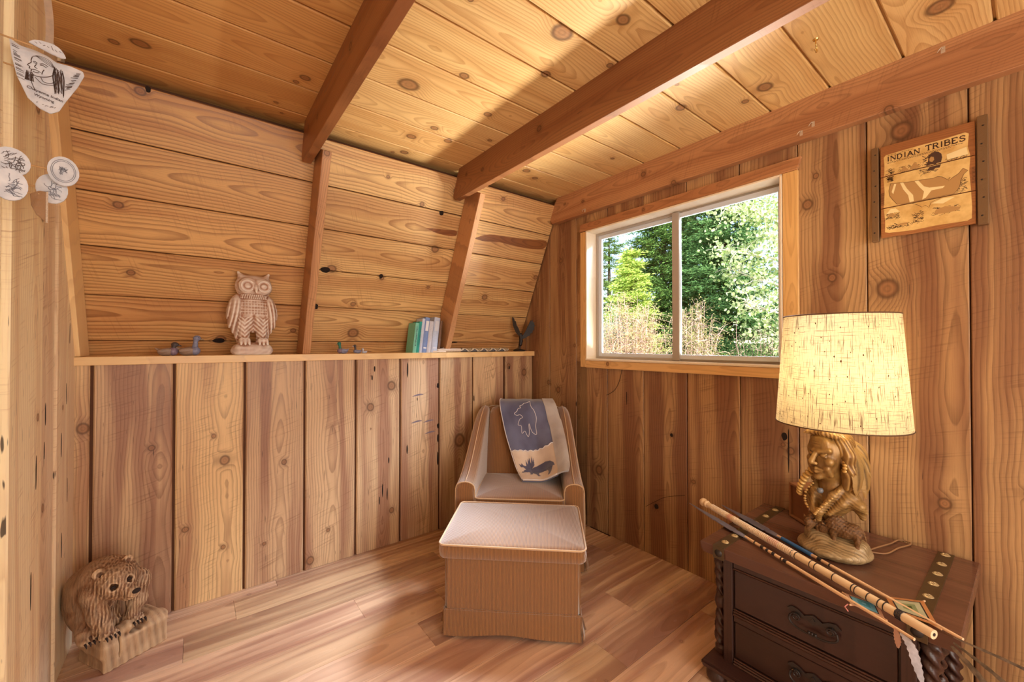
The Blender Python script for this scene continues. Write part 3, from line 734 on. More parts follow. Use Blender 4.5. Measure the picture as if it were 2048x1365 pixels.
def skirt(p0, p1, nrm, z0, z1, name, sag=.012, flare=.012):
    p0 = Vector(p0); p1 = Vector(p1); nrm = Vector(nrm); n = 26
    def f(i, j, o):
        t = i / n; s = j / 6; p = p0.lerp(p1, t) + nrm * (.004 - .004 * o + flare * s ** 1.5 + .004 * math.sin(t * 11) * s)
        return (p.x, p.y, z1 + (z0 + sag * (math.sin(t * math.pi) ** 2) - z1) * s)
    return obj(name, two_layer(f, n, 6), M['cord'], ot_or[0], sm=60)
ot_or = [ot]
hx, hy = .304, .227
for a, b, nr in (((-hx, -hy), (hx, -hy), (0, -1)), ((hx, -hy), (hx, hy), (1, 0)), ((hx, hy), (-hx, hy), (0, 1)), ((-hx, hy), (-hx, -hy), (-1, 0))):
    skirt((*a, 0), (*b, 0), (*nr, 0), .010, .116, 'skirt')
for sx, sy in ((-1, -1), (1, -1), (1, 1), (-1, 1)):
    bm = bmesh.new()
    A = [bm.verts.new(v) for v in ((sx * .300, sy * .200, .105), (sx * .312, sy * .214, .105), (sx * .330, sy * .19, .035), (sx * .322, sy * .160, .012))]
    bm.faces.new(A); bmesh.ops.solidify(bm, geom=bm.faces[:], thickness=.006); obj('corner_tab', bm, M['cordp'], ot, sm=40)
    obj('foot', lathe([(0, .0), (.014, 0), (.018, .02), (.016, .11), (0, .11)], 12, T(sx * .27, sy * .19, 0)), M['dark_wood'], ot, sm=40, tint=[1.4, 1.2, 1.0])

# ------------------------------------------------------------------ armchair (local: x right as seen from the front, y towards the back)
CA = math.atan2(-.667, .745)
ch = thing('armchair', 'gold corduroy armchair with sloping arms in the corner below the window', 'armchair', (-.752, -.748, 0), CA)
# arm profile in (y, z), swept between an inner and outer x that narrows towards the back
def arm(s):
    n = 22; prof = []
    for i in range(n + 1):
        t = i / n; y = -.005 + .615 * t
        top = .500 + .04 * t + .315 * (3 * t ** 2 - 2 * t ** 3) ** 1.15
        xo = .372 - .055 * t ** 1.3; wd = .112 - .035 * t ** .8
        prof.append((y, top, xo, wd))
    bm = bmesh.new(); R = []
    for y, top, xo, wd in prof:
        r = min(.036, wd * .45); sec = [(xo, .085), (xo + .004, .28), (xo, top - r * 1.1)]
        for k in range(1, 8):
            a = math.pi * k / 8; sec.append((xo - wd / 2 + math.cos(a) * wd / 2, top - r + math.sin(a) * r * 1.0))
        sec += [(xo - wd, top - r * 1.1), (xo - wd - .002, .40), (xo - wd, .085)]
        R.append([bm.verts.new((s * x, y, z)) for x, z in sec])
    m = len(R[0])
    for A, B in zip(R, R[1:]):
        for k in range(m): bm.faces.new((A[k], A[(k + 1) % m], B[(k + 1) % m], B[k]))
    # padded front, slightly bulged
    cF = bm.verts.new((s * (.372 - .056), -.018, .33)); inner = [bm.verts.new(Vector(v.co).lerp(cF.co, .2) + Vector((0, -.012, 0))) for v in R[0]]
    for k in range(m): bm.faces.new((R[0][k], inner[k], inner[(k + 1) % m], R[0][(k + 1) % m])); bm.faces.new((inner[k], cF, inner[(k + 1) % m]))
    bm.faces.new(R[-1]); bmesh.ops.recalc_face_normals(bm, faces=bm.faces[:])
    a = obj('arm', bm, M['cord'], ch, sm=60)
    o = obj('piping', tube([v for v in [(s * (.372 - .112 * .5 + math.cos(q) * .055), -.006, .4675 + math.sin(q) * .034) for q in [math.pi * k / 10 for k in range(11)]]] if False else
        [(s * .372, -.006, .09), (s * .375, -.006, .30), (s * .372, -.006, .455)] + [(s * (.316 + math.cos(math.pi * k / 8) * .056), -.006, .464 + math.sin(math.pi * k / 8) * .037) for k in range(1, 8)] + [(s * .26, -.006, .455), (s * .258, -.006, .30), (s * .26, -.006, .09)], .0036, 6), M['cordp'], a, sm=True)
    ln = [(s * (xo - .003), y, top - .026) for y, top, xo, wd in prof]; ln2 = [(s * (xo - wd * .5), y, top + .002) for y, top, xo, wd in prof]
    obj('piping', tube(ln, .0036, 6), M['cordp'], a, sm=True); obj('piping', tube(ln2, .003, 6), M['cordp'], a, sm=True)
arm(1); arm(-1)
# back: outer shell plus a padded inner back that leans
def backpad(x0, x1, yz, th, name, r=.03, bulge=.015, parent=None, top_round=.02):
    bm = bmesh.new(); R = []; n = 14
    for (y, z, xs) in yz:
        ring = []
        for k in range(n + 1):
            t = k / n; u = -1 + 2 * t; e = max(0, (abs(u) - .86) / .14)
            ring.append(bm.verts.new((u * xs, y - bulge * (1 - u * u) + th * .5 * e ** 2, z - .02 * max(0, abs(u) - .7) ** 2 * 8 * (1 if z > .8 else 0))))
        for k in range(n, -1, -1):
            t = k / n; u = -1 + 2 * t; ring.append(bm.verts.new((u * xs, y + th, z - .02 * max(0, abs(u) - .7) ** 2 * 8 * (1 if z > .8 else 0))))
        R.append(ring)
    m = len(R[0])
    for A, B in zip(R, R[1:]):
        for k in range(m): bm.faces.new((A[k], A[(k + 1) % m], B[(k + 1) % m], B[k]))
    bm.faces.new(R[0]); bm.faces.new(R[-1]); bmesh.ops.recalc_face_normals(bm, faces=bm.faces[:]); return obj(name, bm, M['cord'], parent or ch, sm=50)
backpad(0, 0, [(.42, .36, .25), (.435, .46, .25), (.462, .58, .248), (.492, .70, .243), (.516, .80, .238), (.528, .835, .235), (.545, .855, .228), (.565, .862, .215)], .04, 'backrest')
obj('back_shell', prism([(-.318, .10), (.318, .10), (.312, .80), (.296, .835), (.22, .856), (-.22, .856), (-.296, .835), (-.312, .80)], 0, .06, T(0, .648, 0) @ RX(math.pi / 2), bev=.012), M['cord'], ch, sm=40)
obj('seat_cushion', mesh_of(cushion(.258, .235, .318, .415, .03, .022, 'c'), 's'), M['cord'], ch, (0, .212, 0), sm=50)
obj('piping', tube([(x, y + .212, .412) for x, y in rrect(.259, .236, .03, 6)], .004, 6, closed=True), M['cordp'], ch, sm=True)
obj('seat_base', box((-.268, -.006, .10), (.268, .62, .322), .01, seg=2), M['cord'], ch, sm=40)
ot_or[0] = ch
for a, b, nr in (((-.37, -.012), (.37, -.012), (0, -1)), ((.372, -.01), (.325, .65), (1, 0)), ((.32, .652), (-.32, .652), (0, 1)), ((-.325, .65), (-.372, -.01), (-1, 0))):
    skirt((*a, 0), (*b, 0), (*nr, 0), .012, .125, 'skirt', .006, .010)
for sx in (-1, 1):
    bm = bmesh.new(); A = [bm.verts.new(v) for v in ((sx * .372, -.012, .13), (sx * .378, .02, .13), (sx * .398, .015, .04), (sx * .392, -.015, .018))]
    bm.faces.new(A); bmesh.ops.solidify(bm, geom=bm.faces[:], thickness=.006); obj('corner_tab', bm, M['cordp'], ch, sm=40)
    for y in (.03, .61): obj('foot', lathe([(0, 0), (.016, 0), (.02, .03), (.018, .11), (0, .11)], 12, T(sx * .29, y, 0)), M['dark_wood'], ch, sm=40, tint=[1.4, 1.2, 1.0])

# ------------------------------------------------------------------ throw blanket over the chair back
bl = thing('throw_blanket', 'blue and cream patchwork throw with a moose print draped over the armchair back', 'blanket', (-.752, -.748, 0), CA)
rowsB = [  # left edge y, z, x  |  right edge y, z, x
    (.700, .62, -.150, .700, .62, .215), (.696, .76, -.155, .696, .76, .215), (.680, .858, -.160, .680, .858, .212), (.640, .890, -.165, .640, .890, .212), (.580, .893, -.168, .580, .893, .214), (.530, .885, -.166, .530, .885, .222),
    (.492, .850, -.158, .500, .860, .236), (.468, .780, -.140, .462, .808, .252), (.436, .680, -.112, .400, .752, .268), (.404, .590, -.080, .325, .688, .282),
    (.370, .525, -.055, .255, .632, .292), (.318, .470, -.030, .190, .586, .299), (.255, .452, -.010, .135, .560, .300), (.190, .446, .010, .085, .540, .288)]
def catv(rows, t):
    n = len(rows) - 1; f = min(max(t, 0), .99999) * n; i = int(f); f -= i
    g = lambda j: np.array(rows[min(max(j, 0), n)])
    a, b, c, d = g(i - 1), g(i), g(i + 1), g(i + 2)
    return .5 * ((2 * b) + (c - a) * f + (2 * a - 5 * b + 4 * c - d) * f * f + (3 * b - a - 3 * c + d) * f ** 3)
def bsurf(u, v, off=0):
    def S(u, v):
        yl, zl, xl, yr, zr, xr = catv(rowsB, v); x = xl + (xr - xl) * u
        k = min(1, max(0, (u - .40) / .60)); k = k * k * (3 - 2 * k); y = yl + (yr - yl) * k; z = zl + (zr - zl) * k
        fold = .010 * math.sin(u * 7.5 + v * 5) * math.sin(v * 6) + .006 * math.sin(u * 15 - v * 9)
        if v > .86: fold *= .4
        return Vector((x, y - abs(fold) * .9 - .004, z + abs(fold) * .35 + .004))
    p = S(u, v)
    if off:
        e = .004; a = S(min(u + e, 1), v) - S(max(u - e, 0), v); b = S(u, min(v + e, 1)) - S(u, max(v - e, 0)); nn = a.cross(b).normalized()
        p = p - nn * off
    return p
def fleece(name, c, c2, sc=40):
    m = N(name); co = m.obj(); nz = m.noise(co, sc, 4, .7); n2 = m.noise(co, 7, 2)
    m.col(m.mix(m.map(n2, .35, .65), c, c2)); m.bump(nz, .35, .003); return m.fin(.95, Sheen_Weight=.5, Specular_IOR_Level=.1)
M['blue'] = fleece('slate_blue_fleece', lin(112, 116, 146), lin(92, 94, 122)); M['creamf'] = fleece('cream_fleece', lin(226, 210, 196), lin(206, 184, 166)); M['bandf'] = fleece('grey_border_fleece', lin(190, 186, 186), lin(168, 160, 160)); M['white_thread'] = plain('white_thread', lin(236, 232, 236), .8)
def patch(name, u0, u1, v0, v1, mat, off=0, nu=26, nv=30, th=.006, parent=bl, extra=None):
    return obj(name, two_layer(lambda i, j, o: bsurf(u0 + (u1 - u0) * i / nu, v0 + (v1 - v0) * j / nv, off - o * th), nu, nv), mat, parent, sm=60)
VM = .705
bp_ = patch('blue_panel', 0, .80, 0, VM, M['blue'], .006, nv=44); mp_ = patch('cream_panel', .015, .80, VM, 1, M['creamf'], .008); patch('border_band', .79, 1.0, 0, 1, M['bandf'], .011, nu=8, nv=50, th=.009)
patch('underside_fold', .0, .78, .80, 1.0, M['blue'], -.001, th=.004)
def stitch(pts, r=.0022, mat=None, off=.0075, name='stitching', parent=None):
    obj(name, tube([bsurf(u, v, off) for u, v in pts], r, 5), mat or M['white_thread'], parent or bl, sm=True)
stitch([(0.0, v / 60) for v in range(12, 60)], .0028, name='hem_stitching'); stitch([(.005 + .785 * i / 30, VM + .004 * math.sin(i * 1.7)) for i in range(31)], .0035, name='seam_stitching', off=.0095)
stitch([(.78 * i / 24, .995) for i in range(25)], .003, name='hem_stitching', off=.009)
def poly_print(name, poly, u0, u1, v0, v1, mat, off, parent, res=170):
    """silhouette laid on the cloth: polygon in 0..1 box mapped to the patch"""
    def inside(x, y):
        c = False; j = len(poly) - 1
        for i in range(len(poly)):
            xi, yi = poly[i]; xj, yj = poly[j]
            if (yi > y) != (yj > y) and x < (xj - xi) * (y - yi) / (yj - yi) + xi: c = not c
            j = i
        return c
    bm = bmesh.new(); vs = {}
    def V(i, j):
        if (i, j) not in vs: vs[(i, j)] = bm.verts.new(bsurf(u0 + (u1 - u0) * i / res, v0 + (v1 - v0) * j / res, off))
        return vs[(i, j)]
    for i in range(res):
        for j in range(res):
            if inside((i + .5) / res, (j + .5) / res): bm.faces.new((V(i, j), V(i + 1, j), V(i + 1, j + 1), V(i, j + 1)))
    return obj(name, bm, mat, parent, sm=True)
moose = [(.02, .64), (.10, .56), (.17, .50), (.12, .42), (.06, .42), (.03, .30), (.08, .34), (.10, .28), (.14, .36), (.20, .38), (.22, .18), (.25, .34), (.29, .12), (.31, .32), (.36, .08), (.37, .30), (.43, .04), (.43, .24), (.47, .10), (.45, .34), (.38, .44), (.33, .48), (.42, .42), (.60, .34), (.78, .30), (.90, .34), (.97, .44), (.99, .58), (.94, .56), (.92, .62), (.88, .78), (.82, .94), (.76, .97), (.80, .80), (.80, .66), (.68, .66), (.52, .70), (.50, .84), (.56, .90), (.46, .92), (.42, .78), (.34, .72), (.30, .80), (.24, .82), (.26, .70), (.22, .62), (.12, .66), (.04, .70)]
M['mooseb'] = fleece('moose_print_slate', lin(98, 98, 124), lin(78, 78, 104))
poly_print('moose_print', moose, .06, .76, VM + .03, .95, M['mooseb'], .0092, mp_)
bear_ln = [(.60, .06), (.50, .14), (.42, .16), (.36, .24), (.28, .28), (.30, .34), (.22, .36), (.16, .44), (.08, .50), (.14, .54), (.24, .52), (.30, .58), (.20, .62), (.12, .72), (.20, .74), (.18, .86), (.28, .82), (.34, .92), (.40, .84), (.44, .70), (.48, .84), (.60, .90), (.62, .76), (.68, .62), (.66, .44), (.60, .30), (.60, .06)]
stitch([(p[0] * .62 + .18, .36 + p[1] * .29) for p in [tuple(q) for q in catmull([(a, b, 0) for a, b in bear_ln], 4)]], 0.0018, off=.007, name='outline_embroidery')
# ------------------------------------------------------------------ carved material helper
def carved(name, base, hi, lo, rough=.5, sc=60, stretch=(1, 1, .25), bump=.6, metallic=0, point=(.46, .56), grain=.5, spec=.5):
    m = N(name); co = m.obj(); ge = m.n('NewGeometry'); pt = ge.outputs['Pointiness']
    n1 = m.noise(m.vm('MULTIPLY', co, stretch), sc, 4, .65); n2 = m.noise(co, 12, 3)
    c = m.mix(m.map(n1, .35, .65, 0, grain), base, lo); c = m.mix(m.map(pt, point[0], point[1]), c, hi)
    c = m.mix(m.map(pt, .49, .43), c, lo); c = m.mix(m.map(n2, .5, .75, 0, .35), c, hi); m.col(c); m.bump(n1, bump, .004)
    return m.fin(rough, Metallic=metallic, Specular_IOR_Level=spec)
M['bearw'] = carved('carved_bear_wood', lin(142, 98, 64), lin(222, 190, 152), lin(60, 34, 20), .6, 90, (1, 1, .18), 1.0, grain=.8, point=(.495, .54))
M['logw'] = carved('weathered_log', lin(164, 122, 86), lin(216, 182, 142), lin(84, 52, 32), .7, 75, (1, 1, .10), .9, grain=.9)
M['dark'] = plain('dark_recess', lin(40, 24, 18), .8)
M['owlm'] = carved('whitewashed_clay', lin(186, 138, 108), lin(242, 230, 218), lin(118, 70, 46), .45, 60, (1, 1, .45), .7, point=(.485, .53))
M['bustm'] = carved('bronzed_plaster', lin(132, 92, 44), lin(214, 172, 100), lin(52, 32, 14), .36, 80, (1, 1, .4), .5, .25, point=(.49, .58))
M['robe'] = carved('bronzed_robe', lin(138, 102, 54), lin(206, 166, 100), lin(62, 40, 18), .42, 130, (.3, 1, 1), .4, .2, point=(.49, .58))
M['bison'] = carved('bison_brown', lin(92, 60, 32), lin(140, 98, 54), lin(40, 24, 12), .55, 170, (1, 1, .4), 1.0)
M['rockm'] = carved('gilded_grass_base', lin(128, 98, 62), lin(196, 168, 122), lin(62, 44, 24), .40, 110, (.3, 1, .3), 1.0, .2, grain=.9)

# ------------------------------------------------------------------ carved bear on its log
BA = math.atan2(.489, .872)
be = thing('carved_bear', 'chainsaw-carved wooden bear leaning over a cut log on the floor', 'carving', (-2.512, -.329, 0), BA)
S = Sculpt()
S.box((.113, .095, .052), (.115, .097, .052), .006, k=.004)
S.box((.030, .09, .10), (.038, .09, .042), .012, k=.02)
S.ell((.172, .05, .10), (.052, .05, .035), k=.03); S.ell((.08, .02, .14), (.03, .03, .02), k=.02)
S.ell((.115, .06, .135), (.035, .05, .03), k=.02, op='s')
S.box((.045, .004, .05), (.0012, .02, .07), .0005, (0, 0, 0), k=.001, op='s'); S.ell((.232, 0, .03), (.02, .04, .1), k=.01, op='s')
me = S.mesh(.0042, 'log', lambda P: wave3(P, 60, 1) * .0022 + .0012 * np.sin(P[:, 0] * 260 + 4 * np.sin(P[:, 2] * 9)))
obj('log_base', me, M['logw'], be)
S = Sculpt()
S.ell((.010, .115, .300), (.080, .100, .105), (0, 0, 10), k=.02)          # barrel
S.ell((-.002, .14, .235), (.060, .070, .095), k=.03)                          # haunch
S.ell((.035, .060, .360), (.090, .075, .075), (0, 20, 0), k=.04)            # shoulders
HX = -.036
S.ell((.066 + HX, .000, .352), (.064, .060, .062), (30, 0, 0), k=.025)            # head
S.cap((.070 + HX, -.022, .335), (.090 + HX, -.070, .312), .036, .024, k=.022)          # muzzle
S.cap((.066 + HX, -.02, .325), (.082 + HX, -.048, .296), .028, .018, k=.015)           # jaw
S.path([(-.025, .03, .32), (-.014, .012, .235), (.002, .002, .17)], [.040, .032, .026], k=.015)   # near front leg
S.ell((.008, -.010, .158), (.030, .034, .018), k=.012)
S.path([(.070, .05, .36), (.128, .045, .30), (.124, .045, .225), (.104, .04, .165)], [.042, .036, .032, .026], k=.018)  # far front leg
S.ell((.108, .022, .148), (.028, .032, .018), k=.012)
S.path([(-.01, .09, .20), (-.034, .05, .165)], [.05, .032], k=.03); S.ell((-.036, .034, .150), (.028, .032, .018), k=.012)
S.path([(.045, .13, .22), (.055, .09, .15)], [.05, .034], k=.03)
S.ell((.018 + HX, .008, .402), (.019, .010, .020), k=.007); S.ell((.018 + HX, -.004, .404), (.010, .006, .012), k=.003, op='s')
S.ell((.112 + HX, .016, .412), (.019, .010, .020), k=.007); S.ell((.113 + HX, .004, .414), (.010, .006, .012), k=.003, op='s')
S.ell((.040 + HX, -.052, .352), (.012, .012, .012), k=.006, op='s'); S.ell((.090 + HX, -.050, .360), (.012, .012, .012), k=.006, op='s')
S.path([(.066 + HX, -.082, .300), (.090 + HX, -.086, .294), (.108 + HX, -.068, .301)], [.0036] * 3, k=.003, op='s')
PAWS = ((.008, -.010, .158), (.108, .022, .148), (-.036, .034, .150))
for i in range(3):
    for cx, cy, cz in PAWS:
        x = cx - .014 + .014 * i; S.path([(x, cy - .020, cz + .018), (x, cy - .040, cz - .004)], [.0030] * 2, k=.003, op='s')
def fur(P):
    Q = P * np.array([1, 1, .30]); a = wave3(Q, 210, 3); b = wave3(Q, 330, 8); low = P[:, 2] < .40
    mk_ = np.clip((P[:, 0] * 1.2 - P[:, 1] + .11) / .10, .12, 1) * np.where(P[:, 2] > .405, .5, 1)
    return (.0032 * np.abs(a) ** .7 + .0013 * b - .001) * mk_ + .0022 * wave3(P, 60, 5)
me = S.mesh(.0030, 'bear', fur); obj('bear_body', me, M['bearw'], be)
for x, y, z, r in ((.040 + HX, -.050, .352, .0075), (.090 + HX, -.048, .360, .0075), (.094 + HX, -.092, .320, .012)):
    bm = bmesh.new(); bmesh.ops.create_uvsphere(bm, u_segments=12, v_segments=8, radius=r, matrix=T(x, y, z) @ Matrix.Diagonal((1.2, .7, .8, 1))); obj('nose' if r > .01 else 'eye', bm, M['dark'], be, sm=True)
for cx, cy, cz in PAWS:
    for i in range(4):
        x = cx - .019 + .0125 * i; obj('claw', tube([(x, cy - .028, cz + .004), (x, cy - .037, cz), (x, cy - .041, cz - .009)], [.0042, .0036, .001], 6), M['dark'], be, sm=True)

# ------------------------------------------------------------------ owl figurine
ow = thing('owl_figurine', 'tall whitewashed clay owl figurine standing on the shelf', 'figurine', (-1.994, .012, 1.2475), math.radians(6))
S = Sculpt()
S.ell((0, 0, .022), (.098, .052, .040), k=.01).box((0, 0, .026), (.084, .046, .030), .022, k=.02)
for s in (-1, 1):
    S.cap((s * .040, -.012, .075), (s * .044, -.006, .17), .024, .032, k=.02)
    S.ell((s * .042, -.034, .072), (.028, .022, .020), k=.012)
    for j in (-1, 0, 1): S.cap((s * .042 + j * .015, -.042, .080), (s * .042 + j * .019, -.056, .054), .009, .005, k=.005)
    S.ell((s * .080, .002, .235), (.034, .048, .085), (0, s * -6, 0), k=.008)
    S.path([(s * .094, .002, .235), (s * .084, .006, .16), (s * .058, .012, .075)], [.022, .022, .012], k=.015)
    S.cap((s * .044, -.024, .385), (s * .070, -.020, .436), .026, .006, k=.016)
    S.ell((s * .038, -.066, .362), (.037, .015, .037), k=.005); S.ell((s * .038, -.082, .362), (.028, .009, .028), k=.003, op='s')
    S.ell((s * .038, -.072, .362), (.013, .009, .013), k=.002)
S.ell((0, .0, .235), (.072, .046, .115), k=.015)
S.ell((0, -.026, .362), (.086, .048, .062), k=.025)
S.cap((0, -.070, .360), (0, -.090, .328), .012, .004, k=.006)
S.ell((0, -.050, .135), (.018, .026, .080), k=.010, op='s'); S.box((0, 0, -.03), (.2, .2, .03), .001, k=.001, op='s')
def owlf(P):
    X, Y, Z = P[:, 0], P[:, 1], P[:, 2]
    sc = np.sin(X * 230 + np.floor(Z / .016) * math.pi); ft = .0020 * np.abs(sc) ** .5 * ((Z / .016) % 1) * ((Z > .215) & (Z < .312) & (Y < 0))
    ft = np.where((np.abs(Z - .308) < .009) & (Y < .02), -.0035 * np.abs(np.sin(X * 330)), ft)
    wing = .0022 * np.sin(np.abs(X) * 330 + Z * 50) * np.clip((np.abs(X) - .052) / .02, 0, 1) * np.clip((.30 - Z) / .03, 0, 1) * np.clip((Z - .07) / .03, 0, 1)
    leg = .0009 * np.sin(Z * 300 - np.abs(np.abs(X) - .042) * 300) * ((Z > .085) & (Z < .20) & (np.abs(X) < .07))
    return ft * (np.abs(X) < .06) + wing + leg + .0012 * wave3(P, 140, 5)
obj('owl_body', S.mesh(.0028, 'owl', owlf), M['owlm'], ow)
for s in (-1, 1):
    bm = bmesh.new(); add_tube(bm, [(s * .038 + .029 * math.cos(a), -.079, .362 + .029 * math.sin(a)) for a in [i / 20 * 2 * math.pi for i in range(20)]], .0022, 6, closed=True); obj('eye_ring', bm, M['owlm'], ow, sm=True)

# ------------------------------------------------------------------ little ducks
def duck(name, label, x, y, scale, face, cols, group='ducks on the shelf', up=1.0):
    """face=+1 looks towards +X"""
    t = thing(name, label, 'duck', (x, y, 1.2467), 0 if face > 0 else math.pi, group)
    s = scale; body, breast, head, bill = cols
    S = Sculpt(); S.ell((0, 0, .019 * s), (.036 * s, .019 * s, .0195 * s), (0, -6, 0), k=.004); S.cap((-.026 * s, 0, .024 * s), (-.043 * s, 0, .036 * s), .009 * s, .003 * s, k=.008)
    S.box((0, 0, -.012 * s), (.06 * s, .03 * s, .012 * s), .001, k=.001, op='s')
    obj('body', S.mesh(.0016 * s, 'd'), body, t)
    S = Sculpt(); S.ell((.021 * s, 0, .021 * s), (.0205 * s, .0195 * s, .0205 * s), k=.003); S.box((.02 * s, 0, -.012 * s), (.06 * s, .03 * s, .012 * s), .001, k=.001, op='s'); obj('breast', S.mesh(.0016 * s, 'd'), breast, t)
    hz = (.046 + .022 * up) * s; S = Sculpt(); S.path([(.020 * s, 0, .030 * s), (.024 * s, 0, hz - .012 * s), (.026 * s, 0, hz)], [.012 * s, .008 * s, .011 * s], k=.006); S.ell((.028 * s, 0, hz), (.0145 * s, .011 * s, .012 * s), k=.004)
    obj('head', S.mesh(.0013 * s, 'd'), head, t)
    obj('bill', tube([(.036 * s, 0, hz - .002 * s), (.047 * s, 0, hz - .006 * s), (.053 * s, 0, hz - .008 * s)], [.0055 * s, .0042 * s, .002 * s], 8), bill, t, sm=True)
    for q in (-1, 1):
        bm = bmesh.new(); bmesh.ops.create_uvsphere(bm, u_segments=8, v_segments=6, radius=.0016 * s, matrix=T(.033 * s, q * .0098 * s, hz + .003 * s)); obj('eye', bm, M['dark'], t, sm=True)
        S = Sculpt(); S.ell((-.010 * s, q * .0165 * s, .024 * s), (.026 * s, .0055 * s, .0105 * s), (0, -8, 0), k=.003); obj('wing', S.mesh(.0016 * s, 'd'), body, t)
dk = lambda n, r, g, b, **k: plain(n, lin(r, g, b), .38, var=.25, bs=120, **k)
dbr = carved('duck_brown', lin(112, 88, 72), lin(176, 150, 130), lin(50, 36, 30), .4, 220, (.3, 1, 1), .3); dgb = dk('duck_bluegrey', 128, 130, 156); dmv = dk('duck_mauve', 132, 112, 128); dhd = dk('duck_dark_head', 70, 62, 62); dgr = dk('duck_green', 34, 110, 92); dyl = dk('duck_bill', 150, 128, 96); dwh = dk('duck_pale', 186, 190, 206)
duck('duck_figurine', 'squat brown duck with mauve breast, leftmost of the two big ducks', -2.345, .02, 1.02, 1, (dbr, dmv, dhd, dhd), up=.35)
duck('duck_figurine', 'tall-necked brown duck with blue-grey neck, nearest the owl', -2.262, .02, 1.12, 1, (dbr, dgb, dgb, dyl), up=1.45)
duck('duck_figurine', 'small mallard with a green head between rafter and books', -1.520, .03, .80, -1, (dgb, dmv, dgr, dyl), up=1.4)
duck('duck_figurine', 'small grey duck right of the green-headed mallard', -1.432, .03, .60, -1, (dgb, dgb, dhd, dwh), up=1.5)
duck('duck_figurine', 'tiny pale duckling, smallest duck on the shelf', -1.392, .02, .40, -1, (dwh, dwh, dwh, dyl), up=1.0)

# ------------------------------------------------------------------ books
def book(x, wd, h, dep, col, label, lean=6.8, spine=None, text=None, y=-.004):
    t = thing('book', label, 'book', (x, y, 1.2467 + wd * math.sin(math.radians(lean)) * 0), 0, 'books leaning on the rafter', rot=(0, math.radians(lean), 0))
    cm = plain('book_cloth', col, .6, var=.08, bs=90)
    bm = bmesh.new(); th = .0022
    add_box(bm, (0, .001, 0), (th, dep, h), .0006); add_box(bm, (wd - th, .001, 0), (wd, dep, h), .0006)
    sp = [(0, .003), (wd * .2, -.001), (wd * .5, -.003), (wd * .8, -.001), (wd, .003), (wd, .006), (0, .006)]
    add_prism(bm, sp, 0, h); obj('cover', bm, cm, t, sm=30)
    obj('page_block', box((th, .005, .004), (wd - th, dep - .004, h - .004)), M['pages'], t)
    if spine is not None:
        for z0, z1 in ((.12, .16), (.62, .90)): obj('spine_label', box((wd * .18, -.0042, h * z0), (wd * .82, -.002, h * z1), .0003), spine, t)
    if text:
        bm = bmesh.new(); zz = h * .9; R2 = random.Random(text)
        while zz > h * .25:
            L = R2.uniform(.003, .007); add_box(bm, (wd * .38, -.0048, zz - L), (wd * R2.uniform(.5, .66), -.0038, zz)); zz -= L + .003
        obj('spine_print', bm, plain('spine_ink', lin(70, 96, 110), .6), t)
M['pages'] = plain('page_edges', lin(214, 200, 178), .8, var=.12, bs=300)
book(-1.079, .026, .206, .115, lin(126, 206, 186), 'pale green book, leftmost of the leaning row', text=4)
book(-1.052, .019, .216, .11, lin(44, 168, 158), 'thin teal book beside the pale green one', text=9)
book(-1.032, .020, .238, .10, lin(206, 216, 240), 'very pale blue slim book right of the teal book')
book(-1.011, .034, .247, .10, lin(124, 150, 206), 'tall blue book with white label in the row middle', spine=plain('white_label', lin(236, 238, 246), .6))
book(-.976, .032, .222, .098, lin(204, 204, 216), 'short light grey book right of the tall blue one')
book(-.942, .044, .250, .085, lin(190, 202, 228), 'thick silver-blue book near the rafter', spine=plain('silver_label', lin(214, 220, 236), .5))
book(-.893, .018, .225, .05, lin(120, 92, 74), 'worn brown book squeezed against the rafter', lean=6.4)

# ------------------------------------------------------------------ patterned roll lying on the shelf
rl = thing('woven_roll', 'flattened roll of geometric woven cloth with bark-like left end', 'woven roll', (-.585, -.010, 1.2475))
m = N('geometric_weave'); co = m.obj(); X, Y, Z = m.sep(co)
tri = m.math('ABSOLUTE', m.math('SUBTRACT', m.math('MULTIPLY', m.math('FRACT', m.math('DIVIDE', X, .085)), 2.0), 1.0)); zz = m.math('DIVIDE', Z, .030)
d_ = m.math('ABSOLUTE', m.math('SUBTRACT', tri, zz)); c = m.mix(m.math('GREATER_THAN', tri, zz), lin(188, 170, 140), lin(112, 118, 130)); c = m.mix(m.math('LESS_THAN', d_, .2), c, lin(232, 226, 212)); c = m.mix(m.math('LESS_THAN', m.math('ABSOLUTE', m.math('SUBTRACT', d_, .3)), .05), c, lin(60, 52, 50))
c = m.mix(m.map(m.noise(co, 300, 2), .4, .6, 0, .3), c, lin(90, 80, 76)); m.col(c); M['weave'] = m.fin(.85)
def flatroll(x0, x1, w, h, mat, name, wob=0):
    bm = bmesh.new(); n = 24; R = []
    for i in range(n + 1):
        t = i / n; x = x0 + (x1 - x0) * t; k = (.75 if i in (0, n) else 1) * (1 + wob * math.sin(i * 2.3)); R.append([bm.verts.new((x, .03 + math.cos(a) * w * k, h * .5 + math.sin(a) * h * .5 * k)) for a in [2 * math.pi * q / 14 for q in range(14)]])
    for A, B in zip(R, R[1:]):
        for q in range(14): bm.faces.new((A[q], A[(q + 1) % 14], B[(q + 1) % 14], B[q]))
    bm.faces.new(R[0][::-1]); bm.faces.new(R[-1]); return obj(name, bm, mat, rl, sm=50)
flatroll(-.115, .325, .032, .030, M['weave'], 'cloth_roll'); M['bark'] = carved('papery_bark', lin(196, 174, 156), lin(226, 210, 194), lin(120, 92, 76), .8, 70, (.2, 1, 1), .6)
flatroll(-.31, -.112, .033, .029, M['bark'], 'bark_wrap', .05)
obj('torn_end', prism([(-.345, .0), (-.30, -.006), (-.24, .0), (-.25, .05), (-.29, .058), (-.325, .03)], .001, .012, bev=.002), M['bark'], rl)
